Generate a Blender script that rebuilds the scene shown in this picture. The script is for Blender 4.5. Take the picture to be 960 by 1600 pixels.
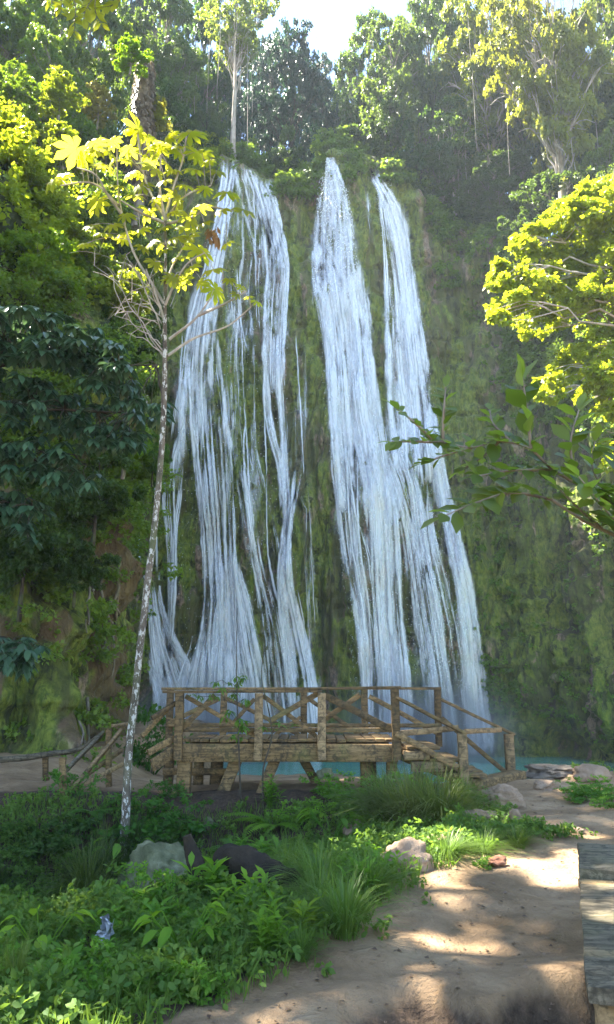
import bpy, math, random
import numpy as np
from mathutils import Vector, Matrix
from mathutils.bvhtree import BVHTree

HAZE = True
SC = bpy.context.scene
COL = SC.collection
for o in list(bpy.data.objects):
    bpy.data.objects.remove(o)

# ------------------------------------------------------------------ camera
CAM_Z = 1.6
PITCH = math.radians(13.0)
FPX = 1186.0
cd = bpy.data.cameras.new('camera')
cam = bpy.data.objects.new('camera', cd)
COL.objects.link(cam)
cam.location = (0, 0, CAM_Z)
cam.rotation_euler = (math.radians(90) + PITCH, 0, 0)
cd.sensor_fit = 'VERTICAL'
cd.sensor_height = 24.0
cd.lens = 24.0 * FPX / 1600.0
cd.clip_start = 0.05
cd.clip_end = 3000
SC.camera = cam

# ------------------------------------------------------------------ light
SUN_AZ = math.radians(-62)     # from +Y towards -X
SUN_EL = math.radians(58)
sun_dir = Vector((math.sin(SUN_AZ) * math.cos(SUN_EL), math.cos(SUN_AZ) * math.cos(SUN_EL), math.sin(SUN_EL)))
w = bpy.data.worlds.new('World')
SC.world = w
w.use_nodes = True
nt = w.node_tree
bg = nt.nodes['Background']
sky = nt.nodes.new('ShaderNodeTexSky')
sky.sky_type = 'NISHITA'
sky.sun_disc = False
sky.sun_elevation = SUN_EL
sky.sun_rotation = SUN_AZ
sky.air_density = 1.0
sky.dust_density = 0.3
sky.ozone_density = 1.0
nt.links.new(sky.outputs[0], bg.inputs[0])
bg.inputs[1].default_value = 0.072
sl = bpy.data.lights.new('sun', 'SUN')
sl.energy = 5.0
sl.angle = math.radians(0.53)
sl.color = (1.0, 0.93, 0.8)
so = bpy.data.objects.new('sun', sl)
COL.objects.link(so)
so.rotation_euler = sun_dir.to_track_quat('Z', 'Y').to_euler()
so.location = (0, 0, 60)
SC.view_settings.view_transform = 'Standard'
SC.view_settings.look = 'None'
SC.view_settings.exposure = 3.28
SC.view_settings.gamma = 1.0
SC.view_settings.use_curve_mapping = False
SC.render.engine = 'CYCLES'
SC.cycles.use_denoising = True
SC.cycles.max_bounces = 8
SC.cycles.diffuse_bounces = 6
SC.cycles.glossy_bounces = 2
SC.cycles.transmission_bounces = 4
SC.cycles.transparent_max_bounces = 24
SC.cycles.volume_bounces = 0
SC.cycles.sample_clamp_indirect = 6

# ------------------------------------------------------------------ helpers
sp, cp = math.sin(PITCH), math.cos(PITCH)

def ray(px, py):
    u = (800.0 - py) / FPX
    return Vector(((px - 480.0) / FPX, cp - sp * u, sp + cp * u))

def P(px, py, Y):
    d = ray(px, py)
    s = Y / d.y
    return Vector((d.x * s, Y, CAM_Z + d.z * s))

def tag(o, label=None, cat=None, group=None, kind=None):
    if label: o['label'] = label
    if cat: o['category'] = cat
    if group: o['group'] = group
    if kind: o['kind'] = kind
    return o

def empty(name, loc=(0, 0, 0), rz=0.0):
    o = bpy.data.objects.new(name, None)
    o.empty_display_size = 0.2
    COL.objects.link(o)
    o.location = loc
    o.rotation_euler = (0, 0, rz)
    return o

def link(name, me, parent=None):
    o = bpy.data.objects.new(name, me)
    COL.objects.link(o)
    if parent is not None:
        o.parent = parent
    return o

class MB:
    """collects vertex and face arrays, builds one mesh"""
    def __init__(s):
        s.v = []; s.f = []; s.n = 0; s.r = []; s.uv = []; s.m = []
    def add(s, v, f, rnd=None, uv=None, mat=0):
        v = np.asarray(v, dtype=np.float64).reshape(-1, 3)
        f = np.asarray(f, dtype=np.int64)
        s.v.append(v)
        s.f.append(f + s.n)
        s.m.append(np.full(len(f), mat, dtype=np.int32))
        s.n += len(v)
        if rnd is None: rnd = np.full(len(v), 0.5)
        s.r.append(np.broadcast_to(np.asarray(rnd, dtype=np.float64), (len(v),)))
        if uv is not None: s.uv.append(np.asarray(uv, dtype=np.float64).reshape(-1, 2))
        return s
    def mesh(s, name, mats, smooth=False):
        me = bpy.data.meshes.new(name)
        V = np.concatenate(s.v)
        me.vertices.add(len(V))
        me.vertices.foreach_set('co', V.astype(np.float32).ravel())
        loops = np.concatenate([f.ravel() for f in s.f])
        cnt = np.concatenate([np.full(len(f), f.shape[1]) for f in s.f])
        me.loops.add(len(loops))
        me.loops.foreach_set('vertex_index', loops.astype(np.int32))
        me.polygons.add(len(cnt))
        st = np.concatenate([[0], np.cumsum(cnt)[:-1]])
        me.polygons.foreach_set('loop_start', st.astype(np.int32))
        me.polygons.foreach_set('loop_total', cnt.astype(np.int32))
        me.polygons.foreach_set('material_index', np.concatenate(s.m))
        if smooth:
            me.polygons.foreach_set('use_smooth', np.ones(len(cnt), dtype=bool))
        a = me.attributes.new('rnd', 'FLOAT', 'POINT')
        a.data.foreach_set('value', np.concatenate(s.r).astype(np.float32))
        if s.uv:
            U = np.concatenate(s.uv)
            uvl = me.uv_layers.new(name='UVMap')
            uvl.data.foreach_set('uv', U[loops].astype(np.float32).ravel())
        for m in (mats if isinstance(mats, (list, tuple)) else [mats]):
            me.materials.append(m)
        me.update(calc_edges=True)
        me.validate()
        return me
    def build(s, name, mats, parent=None, smooth=False):
        return link(name, s.mesh(name, mats, smooth), parent)

def rng(seed): return np.random.default_rng(seed)

# ---- vectorised gradient-free value noise
def _hash(ix, iy, iz, seed):
    h = (ix * 374761393 + iy * 668265263 + iz * 2147483647 + seed * 974634777) & 0xFFFFFFFF
    h = ((h ^ (h >> 13)) * 1274126177) & 0xFFFFFFFF
    h = h ^ (h >> 16)
    return (h & 0xFFFF) / 65535.0

def vnoise(p, seed=0):
    p = np.asarray(p, dtype=np.float64)
    i = np.floor(p).astype(np.int64)
    f = p - i
    f = f * f * f * (f * (f * 6 - 15) + 10)
    r = 0
    for dx in (0, 1):
        for dy in (0, 1):
            for dz in (0, 1):
                h = _hash(i[..., 0] + dx, i[..., 1] + dy, i[..., 2] + dz, seed)
                wx = f[..., 0] if dx else 1 - f[..., 0]
                wy = f[..., 1] if dy else 1 - f[..., 1]
                wz = f[..., 2] if dz else 1 - f[..., 2]
                r = r + h * wx * wy * wz
    return r * 2 - 1

def fbm(p, oct=4, seed=0, gain=0.5):
    a = 1.0; s = 0; p = np.asarray(p, dtype=np.float64)
    for k in range(oct):
        s = s + a * vnoise(p * (2 ** k) + 17.3 * k, seed + k)
        a *= gain
    return s

def sstep(a, b, x):
    t = np.clip((x - a) / (b - a), 0, 1)
    return t * t * (3 - 2 * t)

def gridfaces(nu, nv):
    i = np.arange(nu - 1)[:, None] * nv + np.arange(nv - 1)[None, :]
    return np.stack([i, i + nv, i + nv + 1, i + 1], -1).reshape(-1, 4)

def smooth_path(pts, n):
    pts = np.asarray(pts, dtype=np.float64)
    t = np.concatenate([[0], np.cumsum(np.linalg.norm(np.diff(pts[:, :3], axis=0), axis=1) + 1e-9)])
    t /= t[-1]
    q = np.linspace(0, 1, n)
    out = np.empty((n, pts.shape[1]))
    # catmull-rom (hermite, finite differences)
    m = np.gradient(pts, t, axis=0) if len(pts) > 2 else np.repeat((pts[1:] - pts[:-1]) / 1.0, 2, axis=0)
    k = np.clip(np.searchsorted(t, q, side='right') - 1, 0, len(t) - 2)
    h = (t[k + 1] - t[k])
    s = ((q - t[k]) / h)[:, None]
    h = h[:, None]
    out = (2 * s**3 - 3 * s**2 + 1) * pts[k] + (s**3 - 2 * s**2 + s) * h * m[k] + (-2 * s**3 + 3 * s**2) * pts[k + 1] + (s**3 - s**2) * h * m[k + 1]
    return out

def tube(mb, pts, rad, sides=6, rnd=0.5, jit=0.0, seed=0, mat=0, cap=True):
    pts = np.asarray(pts, dtype=np.float64)
    n = len(pts)
    rad = np.broadcast_to(np.asarray(rad, dtype=np.float64), (n,))
    T = np.gradient(pts, axis=0)
    T /= np.linalg.norm(T, axis=1)[:, None] + 1e-9
    ref = np.array([0.31, 0.95, 0.05]) if abs(T[0][2]) > 0.7 else np.array([0, 0, 1.0])
    A = np.cross(T, ref); A /= np.linalg.norm(A, axis=1)[:, None] + 1e-9
    B = np.cross(T, A)
    th = np.linspace(0, 2 * np.pi, sides, endpoint=False)
    R = rad[:, None] * np.ones(sides)[None]
    if jit:
        R = R * (1 + jit * rng(seed).uniform(-1, 1, R.shape))
    V = pts[:, None, :] + R[..., None] * (np.cos(th)[None, :, None] * A[:, None] + np.sin(th)[None, :, None] * B[:, None])
    i = np.arange(n - 1)[:, None] * sides
    j = np.arange(sides)[None]
    j2 = (j + 1) % sides
    F = np.stack([i + j, i + j2, i + sides + j2, i + sides + j], -1).reshape(-1, 4)
    L = np.concatenate([[0], np.cumsum(np.linalg.norm(np.diff(pts, axis=0), axis=1))])
    uv = np.stack([np.broadcast_to(np.arange(sides) / sides, (n, sides)), np.broadcast_to(L[:, None], (n, sides))], -1).reshape(-1, 2)
    mb.add(V.reshape(-1, 3), F, rnd, mat=mat)
    if cap:
        for e, idx in ((0, 0), (n - 1, (n - 1) * sides)):
            c = pts[e]
            ring = V[e]
            vv = np.vstack([ring, c])
            ff = np.stack([np.arange(sides), (np.arange(sides) + 1) % sides, np.full(sides, sides)], -1)
            if e: ff = ff[:, ::-1]
            mb.add(vv, ff, rnd, mat=mat)
    return mb

def board(mb, a, b, wdt, thk, up=(0, 0, 1), ext=0.0, rnd=0.5, mat=0, warp=0.0, seed=0, segs=1):
    """sawn timber from a to b: width along side x up, thickness along up-ish, slightly chamfered"""
    a = np.array(a, float); b = np.array(b, float)
    d = b - a; L = np.linalg.norm(d); d = d / L
    a = a - d * ext; b = b + d * ext; L += 2 * ext
    up = np.array(up, float)
    s = np.cross(d, up); s /= np.linalg.norm(s)
    u = np.cross(s, d)
    c = min(wdt, thk) * 0.09
    hw, ht = wdt / 2, thk / 2
    prof = np.array([(-hw + c, -ht), (hw - c, -ht), (hw, -ht + c), (hw, ht - c), (hw - c, ht), (-hw + c, ht), (-hw, ht - c), (-hw, -ht + c)])
    r = rng(seed + int(L * 1000) + int(abs(a[0]) * 977))
    n = segs + 1 if segs > 1 else 2
    n = max(n, 5)
    V = []
    off1 = np.cumsum(r.normal(0, 0.0035, n)); off2 = np.cumsum(r.normal(0, 0.0035, n))
    for k in range(n):
        t = k / (n - 1)
        c0 = a + d * L * t + s * off1[k] + u * off2[k]
        g = 1 + r.normal(0, 0.02)
        V.append(c0 + (prof[:, :1] * s + prof[:, 1:] * u) * g)
    V = np.concatenate(V)
    F = []
    for k in range(n - 1):
        for j in range(8):
            F.append((k * 8 + j, k * 8 + (j + 1) % 8, (k + 1) * 8 + (j + 1) % 8, (k + 1) * 8 + j))
    mb.add(V, F, rnd, mat=mat)
    mb.add(V[:8], [list(range(8))[::-1]], rnd, mat=mat)
    mb.add(V[-8:], [list(range(8))], rnd, mat=mat)
    return mb

DENS = 1.9
# ---- leaf templates: x across, y along, z normal
def T_leaf(wr=0.35, fold=0.12, droop=0.15):
    v = [(0, 0, 0), (-wr * .8, .3, fold), (-wr, .6, fold * .9 - droop * .3), (0, 1, -droop), (wr, .6, fold * .9 - droop * .3), (wr * .8, .3, fold), (0, .5, -droop * .15)]
    f = [(0, 6, 2, 1), (6, 3, 2, 2), (0, 5, 4, 6), (6, 4, 3, 3)]
    f4 = [(0, 6, 2, 1), (0, 5, 4, 6)]
    f3 = [(6, 3, 2), (6, 4, 3)]
    return np.array(v, float), np.array(f4), np.array(f3)

def T_quad(wr=0.4, fold=0.12):
    v = [(0, 0, 0), (-wr, .45, fold), (0, 1, -.05), (wr, .45, fold)]
    return np.array(v, float), np.array([(0, 3, 2, 1)]), None

def place_leaves(mb, tmpl, pos, axis, nrm, size, rnd, mat=0):
    """pos Nx3, axis Nx3 (leaf direction), nrm Nx3, size N"""
    tv, f4, f3 = tmpl
    N = len(pos)
    axis = axis / (np.linalg.norm(axis, axis=1)[:, None] + 1e-9)
    sx = np.cross(axis, nrm); sx /= np.linalg.norm(sx, axis=1)[:, None] + 1e-9
    nz = np.cross(sx, axis)
    V = pos[:, None] + size[:, None, None] * (tv[None, :, :1] * sx[:, None] + tv[None, :, 1:2] * axis[:, None] + tv[None, :, 2:] * nz[:, None])
    k = len(tv)
    base = (np.arange(N) * k)[:, None, None]
    rr = np.repeat(np.asarray(rnd), k)
    Vf = V.reshape(-1, 3)
    n0 = mb.n
    mb.add(Vf, (f4[None] + base).reshape(-1, 4), rr, mat=mat)
    if f3 is not None:
        mb.f.append((f3[None] + base).reshape(-1, 3) + n0)
        mb.m.append(np.full(N * len(f3), mat, dtype=np.int32))
    return mb

# ------------------------------------------------------------------ materials
def newmat(name):
    m = bpy.data.materials.new(name)
    m.use_nodes = True
    t = m.node_tree
    for n in list(t.nodes): t.nodes.remove(n)
    return m, t, t.nodes, t.links

def nd(t, typ, **kw):
    n = t.nodes.new('ShaderNode' + typ)
    for k, v in kw.items():
        if k in n.inputs.keys() if hasattr(n.inputs, 'keys') else False:
            n.inputs[k].default_value = v
        else:
            setattr(n, k, v)
    return n

def ramp(t, stops, fac=None):
    n = t.nodes.new('ShaderNodeValToRGB')
    e = n.color_ramp.elements
    while len(e) < len(stops): e.new(0.5)
    for i, (p, c) in enumerate(stops):
        e[i].position = p
        e[i].color = (*c, 1) if len(c) == 3 else c
    if fac is not None: t.links.new(fac, n.inputs[0])
    return n.outputs[0]

def mapping(t, src, scale, loc=(0, 0, 0)):
    n = t.nodes.new('ShaderNodeMapping')
    n.inputs['Scale'].default_value = scale
    n.inputs['Location'].default_value = loc
    t.links.new(src, n.inputs['Vector'])
    return n.outputs[0]

def noise(t, vec, scale, detail=4, rough=.55, dist=0):
    n = t.nodes.new('ShaderNodeTexNoise')
    n.inputs['Scale'].default_value = scale
    n.inputs['Detail'].default_value = detail
    n.inputs['Roughness'].default_value = rough
    n.inputs['Distortion'].default_value = dist
    if vec is not None: t.links.new(vec, n.inputs['Vector'])
    return n.outputs['Fac']

def mixc(t, fac, a, b, mode='MIX'):
    n = t.nodes.new('ShaderNodeMix')
    n.data_type = 'RGBA'; n.blend_type = mode
    for s, v in ((0, fac), (6, a), (7, b)):
        if isinstance(v, (int, float)): n.inputs[s].default_value = v
        elif isinstance(v, tuple): n.inputs[s].default_value = (*v, 1)
        else: t.links.new(v, n.inputs[s])
    return n.outputs[2]

def math_(t, op, a, b=None, c=None, clamp=False):
    n = t.nodes.new('ShaderNodeMath'); n.operation = op; n.use_clamp = clamp
    for i, v in enumerate((a, b, c)):
        if v is None: continue
        if isinstance(v, (int, float)): n.inputs[i].default_value = v
        else: t.links.new(v, n.inputs[i])
    return n.outputs[0]

def maprange(t, v, a, b, c=0, d=1, smooth=True):
    n = t.nodes.new('ShaderNodeMapRange')
    if smooth: n.interpolation_type = 'SMOOTHSTEP'
    t.links.new(v, n.inputs[0])
    for i, x in enumerate((a, b, c, d)): n.inputs[i + 1].default_value = x
    return n.outputs[0]

def bump(t, h, strength=.5, dist=.05):
    n = t.nodes.new('ShaderNodeBump')
    n.inputs['Strength'].default_value = strength
    n.inputs['Distance'].default_value = dist
    t.links.new(h, n.inputs['Height'])
    return n.outputs[0]

def pbsdf(t, col, rough=.7, spec=.3, nrm=None, out=True):
    n = t.nodes.new('ShaderNodeBsdfPrincipled')
    if isinstance(col, tuple): n.inputs['Base Color'].default_value = (*col, 1)
    else: t.links.new(col, n.inputs['Base Color'])
    if isinstance(rough, (int, float)): n.inputs['Roughness'].default_value = rough
    else: t.links.new(rough, n.inputs['Roughness'])
    n.inputs['Specular IOR Level'].default_value = spec
    if nrm is not None: t.links.new(nrm, n.inputs['Normal'])
    if out:
        o = t.nodes.new('ShaderNodeOutputMaterial')
        t.links.new(n.outputs[0], o.inputs[0])
    return n.outputs[0]

def M_leaf(name, a, b, tr, tw=0.45, rough=.45, spec=.35, objtint=True):
    """a,b base colours picked by a per-leaf random; tr = colour of light passing through"""
    m, t, N, L = newmat(name)
    at = nd(t, 'Attribute', attribute_name='rnd')
    geo = nd(t, 'NewGeometry')
    nz = noise(t, geo.outputs['Position'], 0.55, 2)
    f = math_(t, 'ADD', at.outputs['Fac'], math_(t, 'MULTIPLY', math_(t, 'SUBTRACT', nz, .5), .9), clamp=True)
    col = mixc(t, f, a, b)
    trc = mixc(t, f, tuple(x * .75 for x in tr), tr)
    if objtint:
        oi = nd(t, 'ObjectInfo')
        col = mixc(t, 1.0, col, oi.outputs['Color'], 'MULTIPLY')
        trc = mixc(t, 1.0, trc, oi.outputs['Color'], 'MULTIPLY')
    pb = pbsdf(t, col, rough, spec, out=False)
    tb = N.new('ShaderNodeBsdfTranslucent')
    L.new(trc, tb.inputs[0])
    mx = N.new('ShaderNodeMixShader'); mx.inputs[0].default_value = tw
    L.new(pb, mx.inputs[1]); L.new(tb.outputs[0], mx.inputs[2])
    o = N.new('ShaderNodeOutputMaterial'); L.new(mx.outputs[0], o.inputs[0])
    return m

def M_bark(name, a, b, scale=3.0, zs=.25, spots=None):
    m, t, N, L = newmat(name)
    tc = nd(t, 'TexCoord')
    v = mapping(t, tc.outputs['Object'], (1, 1, zs))
    n1 = noise(t, v, scale * 3, 6, .65)
    n2 = noise(t, tc.outputs['Object'], scale * .5, 3)
    col = mixc(t, maprange(t, n1, .3, .7), a, b)
    col = mixc(t, maprange(t, n2, .45, .7, 0, .6), col, (.10, .13, .05))
    if spots:
        v2 = mapping(t, tc.outputs['Object'], (1, 1, .55))
        n3 = noise(t, v2, spots[0], 3, .7)
        col = mixc(t, maprange(t, n3, spots[1], spots[1] + .05), col, spots[2])
    pbsdf(t, col, .85, .2, bump(t, n1, .6, .02))
    return m

MAT = {}
MAT['leaf_mid'] = M_leaf('leaf_mid', (.045, .09, .02), (.11, .16, .03), (.26, .36, .04), .42)
MAT['leaf_light'] = M_leaf('leaf_light', (.07, .11, .02), (.16, .19, .04), (.42, .46, .04), .48)
MAT['leaf_dark'] = M_leaf('leaf_dark', (.02, .05, .022), (.05, .10, .035), (.09, .17, .05), .3)
MAT['leaf_palmate'] = M_leaf('leaf_palmate', (.12, .16, .015), (.20, .23, .03), (.78, .80, .04), .62)
MAT['fern'] = M_leaf('fern_green', (.06, .13, .025), (.13, .215, .04), (.28, .45, .05), .42, .6, .2)
MAT['grass'] = M_leaf('grass_green', (.05, .09, .02), (.14, .18, .05), (.22, .32, .06), .38)
MAT['bark_grey'] = M_bark('bark_grey', (.12, .095, .07), (.30, .26, .21), 2.5)
MAT['bark_pale'] = M_bark('bark_pale', (.32, .27, .23), (.55, .49, .42), 2.5)
MAT['bark_spotted'] = M_bark('bark_spotted', (.06, .048, .038), (.19, .155, .115), 4, .4, (17, .53, (.50, .48, .43)))
MAT['bark_dark'] = M_bark('bark_dark', (.03, .024, .018), (.09, .07, .05), 4)

def M_cliff():
    m, t, N, L = newmat('wet_mossy_rock')
    geo = nd(t, 'NewGeometry')
    P_ = geo.outputs['Position']
    vs = mapping(t, P_, (1, 1, .16))
    n_str = noise(t, vs, 1.3, 6, .65, .6)
    n_big = noise(t, mapping(t, P_, (1, 1, .45)), .16, 3, .6, .5)
    n_fine = noise(t, mapping(t, P_, (1, 1, .5)), 5.0, 6, .72)
    n_mid = noise(t, vs, .55, 4, .6, .3)
    moss = ramp(t, [(0.2, (.04, .06, .012)), (.45, (.09, .125, .02)), (.62, (.16, .20, .028)), (.85, (.24, .28, .045))], n_fine)
    moss = mixc(t, maprange(t, n_big, .42, .62, 0, .8), moss, mixc(t, n_fine, (.045, .045, .014), (.10, .085, .035)))
    rock = ramp(t, [(0.25, (.035, .030, .022)), (.5, (.13, .10, .065)), (.75, (.26, .19, .14))], n_fine)
    ra = nd(t, 'Attribute', attribute_name='rnd')      # wet zone behind the water
    wet = ramp(t, [(0.25, (.055, .06, .018)), (.5, (.14, .14, .04)), (.62, (.21, .18, .08)), (.8, (.36, .25, .19))], n_str)
    f = maprange(t, n_str, .52, .66)
    f = math_(t, 'MULTIPLY', f, maprange(t, n_mid, .42, .58))
    col = mixc(t, math_(t, 'MULTIPLY', f, .85), moss, rock)
    col = mixc(t, math_(t, 'MULTIPLY', maprange(t, ra.outputs['Fac'], .25, .75, 0, .8), maprange(t, ra.outputs['Fac'], 1.0, 1.3, 1, 0)), col, wet)
    n_p = noise(t, mapping(t, P_, (1, 1, .3), (7, 3, 2)), .75, 5, .65, .8)
    col = mixc(t, maprange(t, n_p, .545, .60, 0, .85), col, mixc(t, maprange(t, n_fine, .35, .65), (.12, .08, .055), (.48, .33, .25)))
    n_g = noise(t, mapping(t, P_, (1, 1, .25), (1, 9, 5)), .5, 4, .6, .6)
    col = mixc(t, maprange(t, n_g, .45, .53, 0, .85), col, mixc(t, maprange(t, n_fine, .35, .65), (.08, .13, .014), (.28, .33, .045)))
    n_d = noise(t, mapping(t, P_, (1, 1, .4), (4, 2, 8)), 1.6, 5, .7)
    col = mixc(t, maprange(t, n_d, .54, .62, 0, .8), col, (.022, .026, .012))
    col = mixc(t, maprange(t, ra.outputs['Fac'], 1.1, 1.9, 0, .85), col, mixc(t, n_fine, (.07, .048, .024), (.24, .145, .08)))
    rr = maprange(t, ra.outputs['Fac'], .3, .8, .85, .42)
    h = math_(t, 'ADD', math_(t, 'MULTIPLY', n_fine, .35), n_str)
    pbsdf(t, col, rr, .35, bump(t, h, 1.0, .6))
    return m

def M_soil():
    m, t, N, L = newmat('forest_soil')
    geo = nd(t, 'NewGeometry')
    n1 = noise(t, geo.outputs['Position'], .8, 7, .7)
    n2 = noise(t, geo.outputs['Position'], .15, 3)
    col = ramp(t, [(.3, (.018, .022, .010)), (.5, (.04, .05, .018)), (.7, (.085, .085, .035))], n1)
    col = mixc(t, maprange(t, n2, .5, .7, 0, .5), col, (.12, .085, .05))
    pbsdf(t, col, .9, .15, bump(t, n1, .8, .4))
    return m

def M_ground():
    m, t, N, L = newmat('sandy_ground')
    geo = nd(t, 'NewGeometry')
    P_ = geo.outputs['Position']
    at = nd(t, 'Attribute', attribute_name='rnd')    # 0 sand .. 1 dark soil
    n1 = noise(t, P_, 1.1, 6, .65, .4)
    n2 = noise(t, P_, 14, 5, .7)
    n3 = noise(t, P_, 3.2, 4, .6, 1.2)
    n4 = noise(t, P_, 60, 3, .7)
    sand = ramp(t, [(.30, (.17, .11, .058)), (.5, (.29, .195, .112)), (.68, (.40, .285, .17))], n1)
    sand = mixc(t, maprange(t, n3, .55, .72, 0, .55), sand, (.20, .125, .08))
    sand = mixc(t, maprange(t, n2, .58, .75, 0, .5), sand, (.15, .10, .07))
    sand = mixc(t, maprange(t, n4, .70, .76, 0, .6), sand, (.55, .47, .38))
    soil = ramp(t, [(.3, (.035, .024, .016)), (.55, (.085, .058, .038)), (.75, (.16, .105, .07))], n2)
    f = math_(t, 'ADD', at.outputs['Fac'], math_(t, 'MULTIPLY', math_(t, 'SUBTRACT', n1, .5), .8))
    col = mixc(t, maprange(t, f, .3, .6), sand, soil)
    h = math_(t, 'ADD', math_(t, 'MULTIPLY', n2, .5), math_(t, 'ADD', n3, math_(t, 'MULTIPLY', n4, .15)))
    pbsdf(t, col, .9, .2, bump(t, h, .9, .08))
    return m

MAT['cliff'] = M_cliff()
MAT['soil'] = M_soil()
MAT['ground'] = M_ground()

# ------------------------------------------------------------------ ground
GULLY = np.array([(-9, 4.5), (-6, 7.0), (-3.6, 8.4), (-2.0, 9.6), (-1.1, 10.2)])
def seg_dist(x, y, pts):
    best = np.full(np.shape(x), 1e9)
    for (x0, y0), (x1, y1) in zip(pts[:-1], pts[1:]):
        dx, dy = x1 - x0, y1 - y0
        t = np.clip(((x - x0) * dx + (y - y0) * dy) / (dx * dx + dy * dy), 0, 1)
        best = np.minimum(best, np.hypot(x - x0 - t * dx, y - y0 - t * dy))
    return best

def path_edge(y):
    """x of the left edge of the sandy path at depth y"""
    return np.interp(y, [0, 3.6, 4.2, 4.7, 5.3, 6.0, 7.1, 7.7, 8.4, 9.2, 10.5, 12, 13, 40],
                     [-2.2, -1.1, -.62, -.22, .18, .50, .95, 1.35, 1.9, 2.55, 2.7, 2.75, 2.6, 2.6])

def ground_z(x, y, detail=True):
    x = np.asarray(x, float); y = np.asarray(y, float)
    g = seg_dist(x, y, GULLY)
    z = -1.0 * (1 - sstep(.5, 2.6, g)) * (1 - .55 * sstep(-2.6, -.8, x))
    # bank falls gently from the path edge into the gully
    e = path_edge(y)
    z = z - .22 * sstep(.1, 1.6, e - x) * (1 - sstep(11, 12.5, y)) * (x > -7)
    # beach ramp down to the pool, steeper on the right
    left = -np.clip(y - 13.6, 0, 60) * .1
    right = -np.clip(y - 13.3, 0, 60) * .26
    k = sstep(1.6, 3.6, x)
    z = z + (left * (1 - k) + right * k) * sstep(13.0, 14.2, y)
    # low sand rise beside the water
    z = z + .30 * np.exp(-(((x - 4.9) / 1.3) ** 2 + ((y - 14.2) / 1.1) ** 2))
    z = z + .12 * np.exp(-(((x - 6.6) / .9) ** 2 + ((y - 12.6) / 1.4) ** 2))
    # path on the left, below the bank
    kl = sstep(4.2, 6.0, -x) * sstep(9.5, 11, y)
    z = z * (1 - kl) + kl * (0.0 + .0 * y)
    # eroded step close to the camera
    st = sstep(0, .16, (4.72 + .14 * np.sin(x * 5.1) + .09 * np.sin(x * 11 + 1)) - y) * sstep(.1, .75, x + .12 * np.sin(y * 9))
    z = z - .20 * st
    z = np.maximum(z, -4.2)
    far = sstep(40, 60, np.hypot(x, y))
    z = z * (1 - far) - 1.0 * far
    p = np.stack([x, y, 0 * x], -1)
    if detail:
        z = z + .05 * fbm(p * .9, 3, 5) + .018 * fbm(p * 4.5, 3, 9) - .02 * np.clip(fbm(p * 2.6, 3, 13), 0, 1) * (np.hypot(x, y) < 30)
        z = z - .09 * st * np.abs(fbm(p * 5, 3, 19)) + .05 * st * np.abs(fbm(p * 2.2, 2, 23))
    return z

def axis_pts(lo, hi, fine_lo, fine_hi, step):
    f = np.arange(fine_lo, fine_hi + 1e-6, step)
    a, b = [], []
    d = step; x = fine_lo
    while x > lo:
        d *= 1.17; x -= d; a.append(max(x, lo))
    d = step; x = fine_hi
    while x < hi:
        d *= 1.17; x += d; b.append(min(x, hi))
    return np.concatenate([a[::-1], f, b])

gx = axis_pts(-600, 600, -8, 8.5, .07)
gy = axis_pts(-600, 900, 2.2, 16.5, .07)
GX, GY = np.meshgrid(gx, gy, indexing='ij')
GZ = ground_z(GX, GY)
soilmask = np.clip(sstep(-.05, .35, path_edge(GY) - GX) * (1 - sstep(12.2, 13.4, GY)), 0, 1)
soilmask *= 1 - sstep(4.4, 5.4, -GX) * sstep(9.8, 11.2, GY)
stepm = sstep(-.12, .2, (4.72 + .14 * np.sin(GX * 5.1) + .09 * np.sin(GX * 11 + 1)) - GY) * sstep(.0, .7, GX + .12 * np.sin(GY * 9))
soilmask = np.maximum(soilmask, .80 * stepm)
mb = MB()
mb.add(np.stack([GX, GY, GZ], -1), gridfaces(len(gx), len(gy)), soilmask.ravel())
ground = mb.build('ground', MAT['ground'], smooth=True)
tag(ground, kind='structure')

def gz(x, y): return float(ground_z(np.array([x]), np.array([y]))[0])

# ------------------------------------------------------------------ cliff
CP = np.array([  # x, y, top z, set-back at the top, wetness
    (-22, 13, 9, 2, 0), (-15, 15.5, 9, 2, 0), (-9.6, 18.0, 9.5, 2, 0), (-6.2, 19.3, 10.5, 2.2, 0), (-5.1, 22, 12, 2.2, 0),
    (-6.3, 29, 20, 3, 0), (-9.6, 38, 28, 4, .1), (-10.2, 42.8, 35, 6.5, .5), (-9.0, 45.0, 42.0, 7.5, 1), (-5.5, 46.2, 45.6, 7.6, 1),
    (-1.5, 46.4, 42.0, 7.5, .85), (1.5, 45.9, 45.0, 7.3, 1), (5.0, 46.2, 45.3, 7.2, 1), (8.6, 46.2, 41.2, 7.0, .95), (10.8, 45.2, 31.5, 5.2, .4),
    (12.9, 43.0, 26.5, 3.5, 0), (14.9, 39.0, 22.5, 2.8, 0), (16.2, 34.0, 21.5, 2.5, 0), (17.5, 27, 20, 2, 0), (20, 19, 18, 2, 0), (26, 12, 16, 2, 0)], float)
NU, NV = 840, 420
cc = smooth_path(CP, NU)
tan = np.gradient(cc[:, :2], axis=0); tan /= np.linalg.norm(tan, axis=1)[:, None]
nout = np.stack([-tan[:, 1], tan[:, 0]], -1)     # away from the canyon
hs = np.linspace(0, 1, NV)
zb = -5.0
TOP = np.convolve(np.pad(cc[:, 2], 15, 'edge'), np.ones(31) / 31, 'valid')[:, None]
Z = zb + (TOP - zb) * hs[None]
back = cc[:, 3][:, None] * (hs[None] ** 1.25)
back = back + 1.6 * sstep(.955, 1.0, hs[None]) ** 2
X = cc[:, 0][:, None] + nout[:, 0][:, None] * back
Y = cc[:, 1][:, None] + nout[:, 1][:, None] * back
pp = np.stack([X, Y, Z], -1)
q = pp * np.array([1, 1, .22])
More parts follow.
